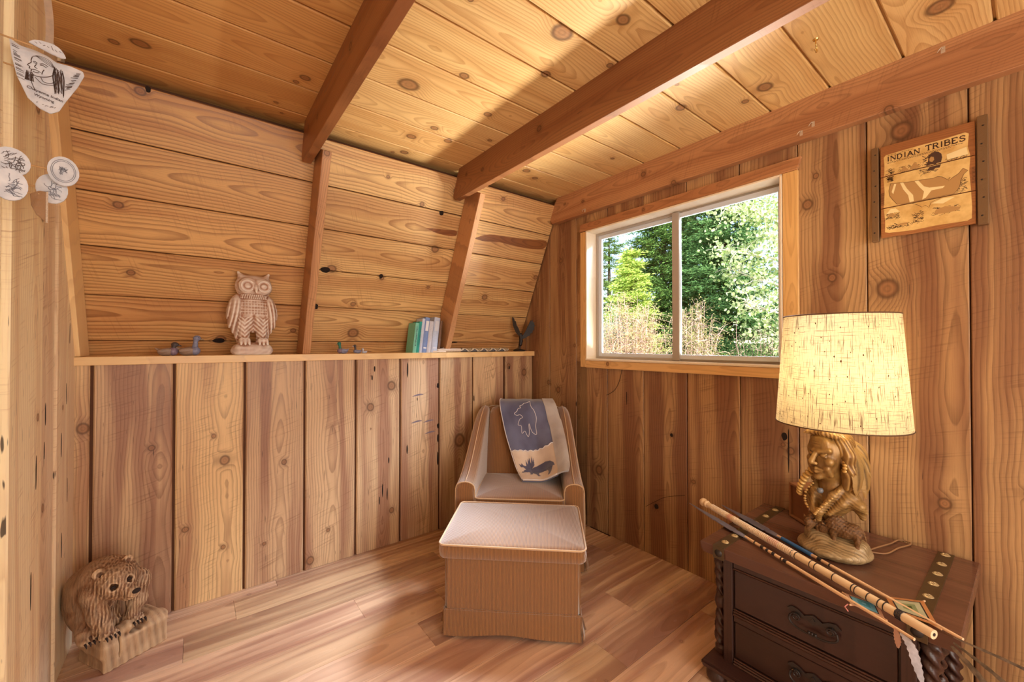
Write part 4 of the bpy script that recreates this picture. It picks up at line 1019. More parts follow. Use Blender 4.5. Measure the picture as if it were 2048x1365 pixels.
for i in range(6): obj('seed_tie', tube(catmull([(-.30 + .02 * i, .012, .028), (-.294 + .02 * i, .02, .034), (-.286 + .02 * i, .028, .031)], 3), .002, 5), M['dark'] if i % 2 else M['bark'], rl, sm=True)

# ------------------------------------------------------------------ black eagle statuette
M['black'] = plain('black_metal', lin(34, 26, 24), .45, var=.3, bs=70)
eg = thing('eagle_statuette', 'small black metal eagle with raised wings at the right end of the shelf', 'statuette', (-.118, .035, 1.2475), math.radians(-35))
S = Sculpt(); S.ell((0, 0, .006), (.055, .03, .010), k=.01); S.cap((-.03, 0, .008), (-.02, 0, .018), .012, .006, k=.01); S.path([(0, 0, .01), (.006, 0, .045), (.012, 0, .085)], [.008, .006, .006], k=.005); obj('stand', S.mesh(.002, 'e'), M['black'], eg)
S = Sculpt(); S.cap((.012, 0, .085), (.010, 0, .135), .014, .016, k=.01); S.ell((-.006, -.004, .148), (.012, .010, .011), k=.006); S.cap((-.014, -.005, .147), (-.024, -.007, .141), .005, .002, k=.004); S.cap((.014, 0, .085), (.008, .0, .058), .012, .016, k=.01); obj('eagle_body', S.mesh(.002, 'e'), M['black'], eg)
for s, pts in ((-1, [(-.002, .125), (-.030, .160), (-.050, .215), (-.058, .290), (-.046, .268), (-.042, .285), (-.034, .25), (-.026, .25), (-.018, .215), (-.006, .195), (.006, .165), (.012, .13)]),
               (1, [(.014, .12), (.040, .155), (.058, .19), (.078, .235), (.092, .262), (.096, .245), (.108, .262), (.108, .238), (.122, .246), (.118, .22), (.130, .218), (.118, .196), (.124, .186), (.108, .17), (.108, .155), (.090, .148), (.086, .132), (.064, .122), (.040, .108), (.018, .10)])):
    obj('wing', prism([(x, z) for x, z in pts], -.004, .004, RX(math.pi / 2) @ RY(0), bev=.0015), M['black'], eg, rot=(math.radians(6), 0, math.radians(s * 14)))

# ------------------------------------------------------------------ wall sign
sg = thing('wall_sign', 'wooden plank sign titled INDIAN TRIBES with a printed map and metal side straps', 'sign', (0, -2.333, 1.92))
def sgm(pts): return [(-(y), z) for y, z in pts]
M['signw'] = wood('sign_planks', lin(172, 112, 62), lin(104, 60, 30), lin(150, 92, 50), ring=.006, contrast=.5, streak=.5, rough=.55, knots=0, wid=.1)
M['strapm'] = carved('rusted_strap', lin(92, 64, 42), lin(128, 98, 66), lin(48, 34, 24), .55, 60, (1, 1, 1), .4, .4)
zs = [1.735, 1.855, 1.983, 2.108]
for a, b in zip(zs, zs[1:]):
    o = obj('sign_plank', box((-.030, -.128, a + .0012 - 1.92), (-.016, .128, b - .0012 - 1.92), .001), M['signw'], sg); me = o.data; me.transform(T(.030, .128, -(a - 1.92))); me.transform(Matrix(((0, 1, 0, 0), (0, 0, 1, 0), (1, 0, 0, 0), (0, 0, 0, 1)))); o.matrix_basis = T(-.030, -.128, a - 1.92) @ Matrix(((0, 0, 1, 0), (1, 0, 0, 0), (0, 1, 0, 0), (0, 0, 0, 1))); o['tint'] = [1, 1, 1]
obj('backing_batten', box((-.017, -.10, -.15), (-.001, .10, -.12)), M['signw'], sg, tint=[.8, .8, .8]); obj('backing_batten', box((-.017, -.10, .12), (-.001, .10, .15)), M['signw'], sg, tint=[.8, .8, .8])
for s, y0, y1, z0, z1 in ((1, .134, .156, 1.724, 2.110), (-1, -.158, -.132, 1.727, 2.117)):
    st = obj('metal_strap', box((-.036, y0, z0 - 1.92), (-.012, y1, z1 - 1.92), .0015), M['strapm'], sg)
    for k in range(6):
        bm = bmesh.new(); add_lathe(bm, [(0, .0015), (.0025, .001), (.003, 0)], 8); bm.transform(T(-.036, (y0 + y1) / 2 + .002 * (-1) ** k, -.16 + k * .064) @ RY(-math.pi / 2)); obj('nail_head', bm, M['black'], st)
# printed panel, laid on the planks plank by plank so the joints stay open
M['paper'] = None; m = N('aged_print'); co = m.obj(); n1 = m.noise(co, 18, 4, .6); n2 = m.noise(co, 60, 3)
m.col(m.mix(m.map(n1, .35, .68), lin(236, 200, 128), lin(206, 160, 88))); M['paper'] = m.fin(.6)
M['ink'] = plain('print_ink', lin(78, 50, 34), .7); M['ink2'] = plain('print_wash', lin(186, 142, 84), .7); M['palep'] = plain('print_pale', lin(244, 222, 164), .7)
PX = -.0303
def onsign(name, polys, x, mat, th=.0003):
    bm = bmesh.new()
    for p in polys: add_prism(bm, [(y + 2.333, z - 1.92) for y, z in p], 0, th, Matrix(((0, 0, -1, x), (1, 0, 0, 0), (0, 1, 0, 0), (0, 0, 0, 1))))
    return obj(name, bm, mat, sg)
L_ = [(-2.217, 1.757), (-2.218, 1.80), (-2.214, 1.853)], [(-2.450, 1.853), (-2.452, 1.80), (-2.451, 1.757), (-2.44, 1.7505), (-2.36, 1.752), (-2.30, 1.748), (-2.23, 1.752)]
onsign('printed_panel', [L_[0] + L_[1]], PX, M['paper']); onsign('printed_panel', [[(-2.214, 1.857), (-2.217, 1.92), (-2.214, 1.981), (-2.449, 1.981), (-2.446, 1.93), (-2.45, 1.857)]], PX, M['paper'])
onsign('printed_panel', [[(-2.216, 1.985), (-2.217, 2.03), (-2.215, 2.062), (-2.222, 2.070), (-2.30, 2.072), (-2.38, 2.071), (-2.437, 2.074), (-2.446, 2.066), (-2.443, 2.02), (-2.449, 1.985)]], PX, M['paper'])
# slab-serif lettering drawn stroke by stroke
GL = {'I': [[(.5, 0), (.5, 1)]], 'N': [[(.12, 0), (.12, 1)], [(.12, 1), (.88, 0)], [(.88, 0), (.88, 1)]], 'D': [[(.15, 0), (.15, 1)], [(.15, 1), (.55, 1), (.85, .75), (.88, .5), (.85, .25), (.55, 0), (.15, 0)]],
      'A': [[(.08, 0), (.5, 1)], [(.5, 1), (.92, 0)], [(.25, .34), (.75, .34)]], 'T': [[(.5, 0), (.5, 1)], [(.05, .8), (.06, 1), (.94, 1), (.95, .8)]], 'R': [[(.15, 0), (.15, 1)], [(.15, 1), (.6, 1), (.82, .85), (.8, .62), (.55, .5), (.15, .5)], [(.5, .5), (.92, 0)]],
      'B': [[(.15, 0), (.15, 1)], [(.15, 1), (.6, 1), (.8, .86), (.78, .64), (.55, .53), (.15, .53)], [(.55, .53), (.86, .42), (.88, .16), (.65, 0), (.15, 0)]], 'E': [[(.15, 0), (.15, 1)], [(.15, 1), (.85, 1), (.86, .8)], [(.15, .52), (.62, .52)], [(.15, 0), (.86, 0), (.88, .2)]],
      'S': [[(.84, .76), (.82, .9), (.55, 1), (.25, .95), (.12, .74), (.3, .56), (.7, .46), (.88, .26), (.72, .05), (.42, 0), (.16, .08), (.12, .26)]]}
SER = {'I': [(.5, 0), (.5, 1)], 'N': [(.12, 0), (.12, 1), (.88, 1)], 'A': [(.08, 0), (.92, 0)], 'R': [(.15, 0), (.92, 0)], 'T': [(.5, 0)], 'D': [], 'B': [], 'E': [], 'S': []}
def lettering(word, y0, y1, z0, h, wd=.0032):
    bm = bmesh.new(); n = len(word); ws_ = [.6 if c == 'I' else 1.0 for c in word]; tot = sum(ws_); y = y0
    for c, wq in zip(word, ws_):
        cw = (y1 - y0) * wq / tot; a = cw * .88
        P = lambda p: Vector((PX - .0006, y + p[0] * a + 2.333, z0 + p[1] * h - 1.92))
        for st in GL[c]:
            thin = c in 'NA' and st[0] != st[-1] and (c == 'N' and st[0][0] == st[-1][0]); add_ribbon(bm, [P(p) for p in st], wd * (.6 if thin else 1), (-1, 0, 0))
        for sx, sz in SER[c] + ([(.15, 0), (.15, 1)] if c in 'DBRE' else []):
            add_ribbon(bm, [P((sx - .19, sz)), P((sx + .19, sz))], wd * .55, (-1, 0, 0))
        y += cw
    obj('title_lettering', bm, M['ink'], sg)
lettering('INDIAN', -2.224, -2.322, 2.0425, .0180, .0036); lettering('TRIBES', -2.335, -2.441, 2.0445, .0195, .0038)
R3 = random.Random(3)
def scrib(name, boxes, mat, wd=.0012, x=PX - .0005, n=40, L=.012):
    bm = bmesh.new()
    for y0, y1, z0, z1 in boxes:
        for i in range(n):
            y = R3.uniform(y0, y1); z = R3.uniform(z0, z1); a = R3.uniform(-.9, .9); l = R3.uniform(.2, 1) * L
            add_ribbon(bm, [(x, y + 2.333, z - 1.92), (x, y + l * .5 * math.cos(a) + 2.333, z + l * .4 * math.sin(a) + R3.uniform(-.002, .002) - 1.92), (x, y + l * math.cos(a) + 2.333, z + l * math.sin(a) - 1.92)], wd, (-1, 0, 0))
    obj(name, bm, mat, sg)['kind'] = 'stuff'
bm = bmesh.new()
for z, a, b in ((2.0375, -2.224, -2.43), (2.0335, -2.226, -2.40), (2.0655, -2.228, -2.300)):
    y = a
    while y > b:
        l = R3.uniform(.002, .006); add_ribbon(bm, [(PX - .0005, y + 2.333, z - 1.92), (PX - .0005, y - l + 2.333, z - 1.92)], .0016, (-1, 0, 0)); y -= l + .0016
obj('small_print', bm, M['ink'], sg)['kind'] = 'stuff'
mp = [(-2.235, 1.95), (-2.258, 1.946), (-2.284, 1.94), (-2.31, 1.938), (-2.335, 1.936), (-2.355, 1.932), (-2.366, 1.936), (-2.379, 1.93), (-2.392, 1.916), (-2.399, 1.923), (-2.394, 1.909), (-2.405, 1.919), (-2.42, 1.929), (-2.431, 1.945), (-2.443, 1.933), (-2.433, 1.923), (-2.425, 1.901), (-2.423, 1.883), (-2.417, 1.87), (-2.41, 1.861), (-2.419, 1.859), (-2.404, 1.858), (-2.373, 1.8585), (-2.36, 1.858), (-2.266, 1.858), (-2.254, 1.861), (-2.242, 1.881), (-2.232, 1.901), (-2.23, 1.922)]
onsign('printed_map', [mp], PX - .0003, M['ink2'])
bm = bmesh.new(); add_ribbon(bm, [(PX - .0009, y + 2.333, z - 1.92) for y, z in mp + mp[:1]], .0011, (-1, 0, 0))
add_ribbon(bm, [(PX - .0009, y + 2.333, z - 1.92) for y, z in [(-2.373, 1.851), (-2.36, 1.848), (-2.349, 1.843), (-2.343, 1.825), (-2.333, 1.836), (-2.324, 1.831), (-2.312, 1.843), (-2.298, 1.8525)]], .0011, (-1, 0, 0))
obj('map_outline', bm, M['ink'], sg)
onsign('printed_map_rivers', [[(-2.238, 1.915), (-2.246, 1.945), (-2.252, 1.943), (-2.243, 1.905)], [(-2.272, 1.943), (-2.283, 1.915), (-2.300, 1.885), (-2.302, 1.86), (-2.29, 1.86), (-2.286, 1.888), (-2.272, 1.915), (-2.263, 1.944)], [(-2.315, 1.937), (-2.33, 1.91), (-2.345, 1.90), (-2.385, 1.895), (-2.38, 1.888), (-2.35, 1.888), (-2.335, 1.865), (-2.325, 1.86), (-2.33, 1.89), (-2.318, 1.91), (-2.304, 1.938)], [(-2.222, 1.83), (-2.235, 1.848), (-2.25, 1.846), (-2.262, 1.83)], [(-2.35, 1.838), (-2.38, 1.85), (-2.41, 1.846), (-2.38, 1.83)], [(-2.39, 2.01), (-2.44, 2.02), (-2.444, 1.992), (-2.392, 1.99)]], PX - .0006, M['palep'])
scrib('drawn_figures', [(-2.335, -2.375, 1.987, 2.022), (-2.345, -2.37, 1.985, 2.028)], M['ink'], .0022, n=60)
scrib('drawn_figures', [(-2.26, -2.33, 1.985, 2.008), (-2.39, -2.445, 1.986, 1.996), (-2.228, -2.248, 1.985, 2.01)], M['ink'], .0010, n=44)
scrib('drawn_figures', [(-2.32, -2.37, 1.958, 1.977), (-2.415, -2.445, 1.86, 1.91), (-2.23, -2.245, 1.96, 1.978)], M['ink'], .0012, n=50)
scrib('drawn_figures', [(-2.222, -2.265, 1.808, 1.83), (-2.30, -2.33, 1.775, 1.815), (-2.355, -2.425, 1.79, 1.818), (-2.23, -2.29, 1.768, 1.782)], M['ink'], .0012, n=60)
onsign('drawn_headdress', [[(-2.336, 1.987), (-2.343, 2.006), (-2.342, 2.020), (-2.350, 2.030), (-2.360, 2.033), (-2.370, 2.028), (-2.377, 2.018), (-2.379, 2.004), (-2.376, 1.987)], [(-2.345, 1.979), (-2.340, 1.968), (-2.352, 1.963), (-2.362, 1.970), (-2.372, 1.968), (-2.376, 1.979)]], PX - .0005, M['ink'])
onsign('drawn_face', [[(-2.346, 2.000), (-2.345, 2.010), (-2.350, 2.017), (-2.357, 2.013), (-2.358, 2.002), (-2.353, 1.996)]], PX - .0008, M['ink2'])
onsign('drawn_shapes', [[(-2.262, 1.986), (-2.275, 2.008), (-2.290, 1.986)], [(-2.288, 1.986), (-2.304, 2.012), (-2.322, 1.987)], [(-2.225, 1.815), (-2.236, 1.838), (-2.250, 1.815)], [(-2.355, 1.795), (-2.362, 1.812), (-2.385, 1.818), (-2.405, 1.812), (-2.425, 1.806), (-2.420, 1.796), (-2.39, 1.792)], [(-2.245, 1.776), (-2.262, 1.782), (-2.288, 1.783), (-2.280, 1.775)]], PX - .0004, M['ink2'])
bm = bmesh.new()
for i in range(12): add_ribbon(bm, [(PX - .0004, .128, -.05 + i * .0042), (PX - .0004, .117 , -.05 + i * .0042)], .0014, (-1, 0, 0)); add_ribbon(bm, [(PX - .0004, -.128, -.035 + i * .005), (PX - .0004, -.119, -.035 + i * .005)], .0014, (-1, 0, 0))
obj('scorched_ticks', bm, M['ink'], sg)

# ------------------------------------------------------------------ hooks and cable
M['gold'] = plain('brass_hook', lin(222, 190, 120), .25, metallic=.9)
hk = thing('ceiling_hook', 'small brass screw hook in the ceiling boards between joist and window wall', 'hook', (-.434, -2.098, 2.43))
obj('screw_plate', lathe([(0, -.004), (.008, -.0035), (.010, 0), (0, 0)], 14), M['gold'], hk, sm=40)
obj('hook', tube(catmull([(0, 0, 0), (0, 0, -.018), (.010, 0, -.026), (.014, 0, -.038), (.004, 0, -.046), (-.008, 0, -.040)], 5), .0024, 8), M['gold'], hk, sm=True)
for i, (y, z, lb) in enumerate(((-1.981, 2.296, 'pale curtain bracket on the beam, upper right of the pair'), (-1.935, 2.274, 'pale curtain bracket on the beam, lower left of the pair'), (-2.385, 2.40, 'pale curtain bracket on the beam at the top right corner'), (-.62, 2.262, 'pale curtain bracket on the beam above the window left end'))):
    t = thing('curtain_bracket', lb, 'bracket', (-.045, y, z), 0, 'curtain brackets on the window beam')
    obj('plate', box((-.002, -.006, -.012), (0, .006, .012), .0005), M['palemetal'] if 'palemetal' in M else M.setdefault('palemetal', plain('pale_metal', lin(214, 200, 184), .35, metallic=.6)), t)
    obj('arm', tube(catmull([(0, 0, .004), (-.012, .002, .006), (-.016, .008, -.002), (-.012, .014, -.008)], 4), .0018, 6), M['palemetal'], t, sm=True)
tag(obj('cable', tube(catmull([(-.004, -.905, 1.135), (-.004, -.885, 1.06), (-.004, -.85, 1.0), (-.004, -.80, .965), (-.004, -.775, .955)], 6), .0016, 5), M['black'], sm=True), 'thin black cable curving down the wall under the window', 'cable')

# ------------------------------------------------------------------ plaques hanging at the left
M['glaze'] = N('painted_clay'); m = M['glaze']; m.col(m.mix(m.map(m.noise(m.obj(), 30, 3), .4, .7), lin(226, 228, 234), lin(198, 202, 212))); M['glaze'] = m.fin(.5)
M['sep'] = plain('sepia_ink', lin(84, 64, 56), .7); M['sepl'] = plain('grey_ink', lin(120, 120, 132), .7); M['pegw'] = plain('peg_wood', lin(214, 172, 120), .6); M['ribbon'] = plain('cream_ribbon', lin(226, 206, 184), .7, var=.1)
def clock_pts(r, n=40, j=.03, ex=1): return [(r * ex * math.cos(2 * math.pi * i / n) * (1 + j * (i % 2)), r * math.sin(2 * math.pi * i / n) * (1 + j * (i % 2))) for i in range(n)]
UP = Matrix(((1, 0, 0, 0), (0, 0, -1, 0), (0, 1, 0, 0), (0, 0, 0, 1)))   # local xy drawn on the x-z plane, front towards -y
def plaque(name, label, loc, ang, pts, th=.006, tilt=0, grp=None, cat='plaque'):
    t = thing(name, label, cat, loc, math.radians(ang), grp); obj('tablet', prism(pts, -th, 0, UP, bev=.0012), M['glaze'], t, sm=30); obj('peg', tube([(-.005, th, 0), (-.03, th + .008, .002), (-(loc[0] + 2.634) * 1.0, th + .012 , .004)], .0022, 6), M['pegw'], t, sm=True); return t
def strokes(t, name, lst, mat, wd=.0012, y=-.0009):
    bm = bmesh.new()
    for s in lst:
        pp = s if len(s) < 3 else [tuple(q)[:2] for q in catmull([(a, b, 0) for a, b in s], 3)]
        add_ribbon(bm, [(a, y, b) for a, b in pp], wd, (0, -1, 0))
    for v in bm.verts: v.co.y = y - .0002
    return obj(name, bm, mat, t)
AH = [(-.064, .065), (-.060, .022), (-.051, -.026), (-.032, -.076), (-.012, -.095), (.008, -.102), (.024, -.088), (.035, -.059), (.058, -.006), (.071, .033), (.068, .044), (.044, .047), (.018, .044), (.002, .053), (-.020, .057), (-.045, .056)]
ah = plaque('arrowhead_plaque', 'white arrowhead-shaped plaque with a sepia portrait, top left', (-2.56, -.944, 2.033), 11.2, AH)
face = [[(-.025, .036), (-.027, .026), (-.027, .020), (-.033, .011), (-.029, .008), (-.030, .003), (-.026, .001), (-.027, -.005), (-.020, -.012), (-.008, -.010), (.006, -.002), (.014, .008)],
        [(-.024, .024), (-.020, .026), (-.016, .023)], [(-.012, .023), (-.005, .027), (.003, .023)], [(-.023, .021), (-.020, .022), (-.017, .020)], [(-.011, .020), (-.006, .022), (.000, .019)], [(-.018, .019), (-.021, .011), (-.016, .009)], [(-.026, .002), (-.019, .004), (-.010, .001)], [(-.024, -.002), (-.018, -.003), (-.013, -.001)], [(-.004, .012), (-.007, .004), (-.008, -.003)]]
strokes(ah, 'portrait_lines', face, M['sep'], .0017)
for k_ in range(9): strokes(ah, 'hair_lines', [[(-.026 + .001 * k_, .036 + .0010 * k_), (-.012, .046 - .0012 * k_), (.006, .043 - .0022 * k_), (.015 - .0006 * k_, .026)]], M['sep'], .0011, -.001) if k_ % 2 else None
R4 = random.Random(11); hs = []
for i in range(26): x = .012 + R4.uniform(0, .018); hs.append([(x, .030 - R4.uniform(0, .01)), (x + R4.uniform(-.004, .004), .0), (x + .002, -.03 - R4.uniform(0, .02))])
for i in range(20): x = -.034 + R4.uniform(-.002, .010); hs.append([(x, -.004 - R4.uniform(0, .01)), (x + R4.uniform(-.003, .003), -.03)])
for i in range(26): a = R4.uniform(0, 1); hs.append([(-.060 + .01 * a, .055 - .085 * a), (-.054 + .01 * a + R4.uniform(0, .008), .052 - .085 * a)])
for i in range(22): a = R4.uniform(0, 1); hs.append([(.064 - .02 * a, .036 - .055 * a), (.056 - .02 * a - R4.uniform(0, .006), .033 - .06 * a)])
for i in range(10): x = R4.uniform(-.018, .022); hs.append([(x, -.084 - R4.uniform(0, .004) + abs(x) * .2), (x + .003, -.084 + abs(x) * .2)])
strokes(ah, 'portrait_shading', hs, M['sep'], .0011, -.0012)
strokes(ah, 'portrait_lines', [[(-.022, -.010), (-.026, -.03), (-.020, -.05)], [(-.010, -.012), (-.004, -.022), (.010, -.018), (.018, -.006)], [(-.02, -.016), (-.006, -.028), (.014, -.022)]], M['sepl'] if False else M['sep'], .0014)
def caption(t, txt, x, z, size, mat):
    cu = bpy.data.curves.new('t', 'FONT'); cu.body = txt; cu.size = size; cu.extrude = .0002; cu.align_x = 'CENTER'; cu.offset = .00012
    tmp = bpy.data.objects.new('t', cu); COL.objects.link(tmp); me = bpy.data.meshes.new_from_object(tmp.evaluated_get(bpy.context.evaluated_depsgraph_get())); bpy.data.objects.remove(tmp)
    me.materials.clear(); o = obj('caption', me, mat, t, (x, -.0012, z), (math.radians(90), math.radians(10), 0)); return o
caption(ah, 'Cheyenne Indian', -.002, -.056, .0098, M['sep']); caption(ah, 'Wyoming', -.004, -.068, .0092, M['sep'])
cr = plaque('crescent_plaque', 'small white sliver-shaped plaque overlapping the top of the arrowhead plaque', (-2.55, -.997, 2.078), 11.2, [(-.031, .003), (-.022, .013), (-.010, .018), (.011, .020), (.020, .017), (.026, .012), (.032, .003), (.035, -.006), (.025, -.010), (.007, -.007), (-.014, -.002)])
strokes(cr, 'printed_marks', [[(-.02 + i * .007, .008 + .004 * math.sin(i * 2)), (-.016 + i * .007, .005 + .004 * math.sin(i))] for i in range(8)], M['sep'], .001)
rb = thing('hanging_ribbon', 'cream ribbon running from the ceiling to the arrowhead plaque', 'ribbon', (-2.56, -.93, 2.06), math.radians(11))
bm = bmesh.new(); pv = None
for i in range(20):
    t = i / 19; z = .016 + t * .355; x = -.002 + .008 * math.sin(t * 5) - .012 * t; a = bm.verts.new((x - .0075, .002 * math.sin(t * 7), z)); b = bm.verts.new((x + .0075, .002 * math.cos(t * 6), z))
    if pv: bm.faces.new((pv[0], pv[1], b, a))
    pv = (a, b)
bmesh.ops.solidify(bm, geom=bm.faces[:], thickness=.0012); obj('ribbon_band', bm, M['ribbon'], rb, sm=50)
obj('metal_clip', box((-.012, -.004, -.012), (.012, .004, .016), .002), M['brass'], rb)
def disc(loc, ang, rx, rz, label, kind):
    t = plaque('round_plaque', label, loc, ang, clock_pts(rz, 44, .025, rx / rz), .008, grp='round painted plaques at the left edge', cat='plaque')
    R5 = random.Random(label); L = []
    def walk(n, x0, x1, z0, z1, st, nn=6):
        out = []
        for _ in range(n):
            x, z, a = R5.uniform(x0, x1) * rx, R5.uniform(z0, z1) * rz, R5.uniform(-.6, .9); w_ = [(x, z)]
            for _k in range(nn): a += R5.uniform(-.9, .9); x += st * rx * math.cos(a); z += st * rz * math.sin(a); w_.append((max(-.7 * rx, min(.7 * rx, x)), max(-.7 * rz, min(.7 * rz, z))))
            out.append(w_)
        return out
    if kind == 'dense': L = walk(9, -.5, -.1, -.5, .1, .16) + walk(12, .1, .4, -.4, .2, .10) + walk(4, -.6, -.2, .1, .4, .12)
    if kind == 'light': L = walk(14, -.3, .2, -.5, .2, .10) + walk(4, -.6, 0, -.6, -.3, .16)
    if kind == 'ring':
        for q in (.78, .68): L.append([(q * rx * math.cos(a), q * rz * math.sin(a)) for a in [i / 24 * 2 * math.pi for i in range(25)]])
        L += [[(R5.uniform(-.3, .3) * rx, R5.uniform(-.3, .3) * rz), (R5.uniform(-.3, .3) * rx, R5.uniform(-.3, .3) * rz)] for _ in range(18)]
    strokes(t, 'drawn_picture', L, M['sep'] if kind == 'dense' else M['sepl'], .0011); return t
disc((-2.585, -1.095, 1.737), 12.7, .030, .033, 'round white plaque with dark sketch, upper of the left pair', 'dense')
disc((-2.574, -1.148, 1.668), 12.8, .027, .036, 'round white plaque with pale sketch, lower of the left pair', 'light')
disc((-2.555, -.905, 1.736), 10.3, .030, .040, 'round white plaque partly hidden behind the rightmost one', 'light')
disc((-2.530, -.925, 1.785), 9.8, .030, .040, 'round white plaque with double ring border, rightmost of four', 'ring')
lt = thing('leather_pouch', 'dark tooled leather triangle edged with twisted cord under the round plaques', 'leather ornament', (-2.56, -.994, 1.679), math.radians(11.5))
obj('leather', prism([(-.016, .012), (.0, .024), (.012, .024), (.012, -.056), (-.005, -.040), (-.014, -.017)], -.004, 0, UP, bev=.001), carved('tooled_leather', lin(120, 84, 50), lin(160, 118, 74), lin(56, 36, 22), .5, 60, (1, 1, 1), .6), lt)
bm = bmesh.new()
for ph in (0, math.pi): add_tube(bm, [(.013 + .0014 * math.cos(z * 900 + ph), -.0015 + .0014 * math.sin(z * 900 + ph), z) for z in [.024 - i * .0011 for i in range(75)]], .0012, 5)
obj('twisted_cord', bm, M['ribbon'], lt, sm=True); obj('peg', tube([(.0, .001, .015), (-.03, .010, .016), (-.072, .016, .018)], .0018, 6), M['pegw'], lt, sm=True)
# ------------------------------------------------------------------ table lamp with a carved bust
LX, LY, LZ = -.342, -2.118, .5226
LA = math.radians(-76)
lp = thing('table_lamp', 'lit table lamp with burlap shade over a bronzed bust of a man with braids', 'lamp', (LX, LY, LZ), LA)
S = Sculpt()
S.ell((0, .0, .018), (.112, .098, .036), k=.01).ell((-.02, .01, .045), (.070, .065, .034), (0, 14, 0), k=.02).ell((.035, .0, .040), (.065, .06, .03), (0, -10, 0), k=.02)
S.cap((-.01, .02, .05), (.0, .025, .12), .045, .035, k=.02)
S.box((0, 0, -.03), (.2, .2, .03), .001, k=.001, op='s')
obj('rock_base', S.mesh(.0034, 'rock', lambda P: wave3(P, 70, 2) * .003 + .0009 * np.sin(P[:, 1] * 700 + 5 * np.sin(P[:, 0] * 40))), M['rockm'], lp)
def bison(x, y, z, s, ang, name):
    S = Sculpt()
    S.ell((-.014 * s, 0, .030 * s), (.036 * s, .021 * s, .023 * s), (0, 12, 0), k=.01); S.ell((.014 * s, 0, .042 * s), (.026 * s, .022 * s, .028 * s), k=.012)
    S.ell((.040 * s, 0, .026 * s), (.018 * s, .015 * s, .020 * s), (0, 30, 0), k=.008); S.ell((.046 * s, 0, .008 * s), (.008 * s, .007 * s, .012 * s), k=.006)
    for lx, ly in ((-.036, .010), (-.036, -.010), (.016, .010), (.016, -.010)): S.cap((lx * s, ly * s, .022 * s), (lx * s, ly * s, -.008 * s), .009 * s, .005 * s, k=.006)
    for q in (-1, 1): S.path([(.038 * s, q * .012 * s, .036 * s), (.040 * s, q * .020 * s, .040 * s), (.042 * s, q * .021 * s, .048 * s)], [.0032 * s, .0026 * s, .0012 * s], k=.002)
    S.cap((-.048 * s, 0, .034 * s), (-.054 * s, 0, .012 * s), .003 * s, .002 * s, k=.004)
    me = S.mesh(.0022, 'bison', lambda P: .0022 * wave3(P, 300, 4) + .001 * wave3(P, 700, 9)); me.transform(RZ(ang)); obj(name, me, M['bison'], lp, (x, y, z))
bison(.022, -.030, .064, 1.28, math.radians(172), 'bison'); bison(-.045, -.004, .078, 1.05, math.radians(232), 'bison')
FA = RZ(math.radians(-36)); FO = Matrix.Translation((-.012, .0, .0))
def fig(name, S, h, mat, disp=None, parent=None):
    me = S.mesh(h, name, disp); me.transform(FO @ FA); return obj(name, me, mat, parent or lp)
S = Sculpt()   # head and neck
S.ell((0, .012, .388), (.056, .066, .060), k=.01); S.ell((0, -.018, .352), (.046, .048, .072), k=.02); S.ell((0, -.026, .306), (.034, .036, .030), k=.015); S.ell((0, -.056, .286), (.014, .012, .012), k=.012)
for s in (-1, 1):
    S.cap((s * .036, -.048, .388), (s * .010, -.062, .381), .0075, .0085, k=.008); S.ell((s * .033, -.046, .346), (.015, .014, .014), k=.012)
    S.ell((s * .020, -.070, .369), (.0135, .009, .008), (0, 0, 0), k=.006, op='s'); S.ell((s * .020, -.0585, .369), (.0095, .0070, .0068), k=.002)
    S.cap((s * .010, -.063, .3745), (s * .031, -.057, .3735), .0024, .0022, k=.003); S.cap((s * .011, -.062, .3635), (s * .029, -.057, .3635), .002, .002, k=.003)
    S.path([(s * .014, -.072, .336), (s * .022, -.064, .322), (s * .024, -.058, .304)], [.0026] * 3, k=.004, op='s')
    S.ell((s * .0085, -.080, .3385), (.0065, .007, .006), k=.004); S.ell((s * .052, .004, .350), (.007, .013, .020), k=.006)
    S.cap((s * .030, -.050, .320), (s * .034, -.036, .296), .008, .006, k=.012)
S.cap((0, -.064, .380), (0, -.090, .344), .0065, .0098, k=.006); S.ell((0, -.046, .415), (.034, .018, .024), k=.02)
S.path([(-.018, -.058, .314), (0, -.067, .3175), (.018, -.058, .314)], [.003, .0048, .003], k=.005); S.path([(-.014, -.058, .308), (0, -.066, .3065), (.014, -.058, .308)], [.003, .0056, .003], k=.005); S.path([(-.020, -.064, .3115), (0, -.076, .3122), (.020, -.064, .3115)], [.0016] * 3, k=.0015, op='s')
for zz in (.408, .416): S.cap((-.028, -.0655, zz), (.028, -.0655, zz), .0012, .0012, k=.002, op='s')
S.cap((0, .012, .30), (0, .016, .20), .034, .044, k=.025)
fig('head', S, .0021, M['bustm'])
S = Sculpt()   # shoulders wrapped in a blanket
S.cap((-.052, .022, .214), (.056, .022, .214), .030, .032, k=.02); S.ell((0, .004, .186), (.066, .048, .046), k=.025); S.ell((0, .0, .145), (.034, .034, .030), k=.02)
S.path([(.060, .015, .215), (.092, .020, .198), (.100, .035, .178)], [.024, .014, .008], k=.015); S.path([(.070, .045, .19), (.078, .055, .150)], [.024, .010], k=.015); S.cap((-.060, .02, .20), (-.076, .01, .182), .020, .008, k=.015)
for s in (-1, 1):
    S.path([(s * .048, .018, .258), (s * .034, -.030, .222), (s * .008, -.062, .158), (0, -.056, .128)], [.013, .013, .012, .008], k=.012)
    S.path([(s * .062, .02, .235), (s * .060, -.020, .20), (s * .034, -.046, .158)], [.012, .012, .008], k=.012)
S.ell((0, -.052, .222), (.018, .030, .050), k=.012, op='s')
fig('blanket_wrap', S, .0026, M['robe'], lambda P: .0005 * np.sin((P[:, 0] * .8 + P[:, 2]) * 520) + .0022 * wave3(P, 60, 8))
S = Sculpt()   # hair
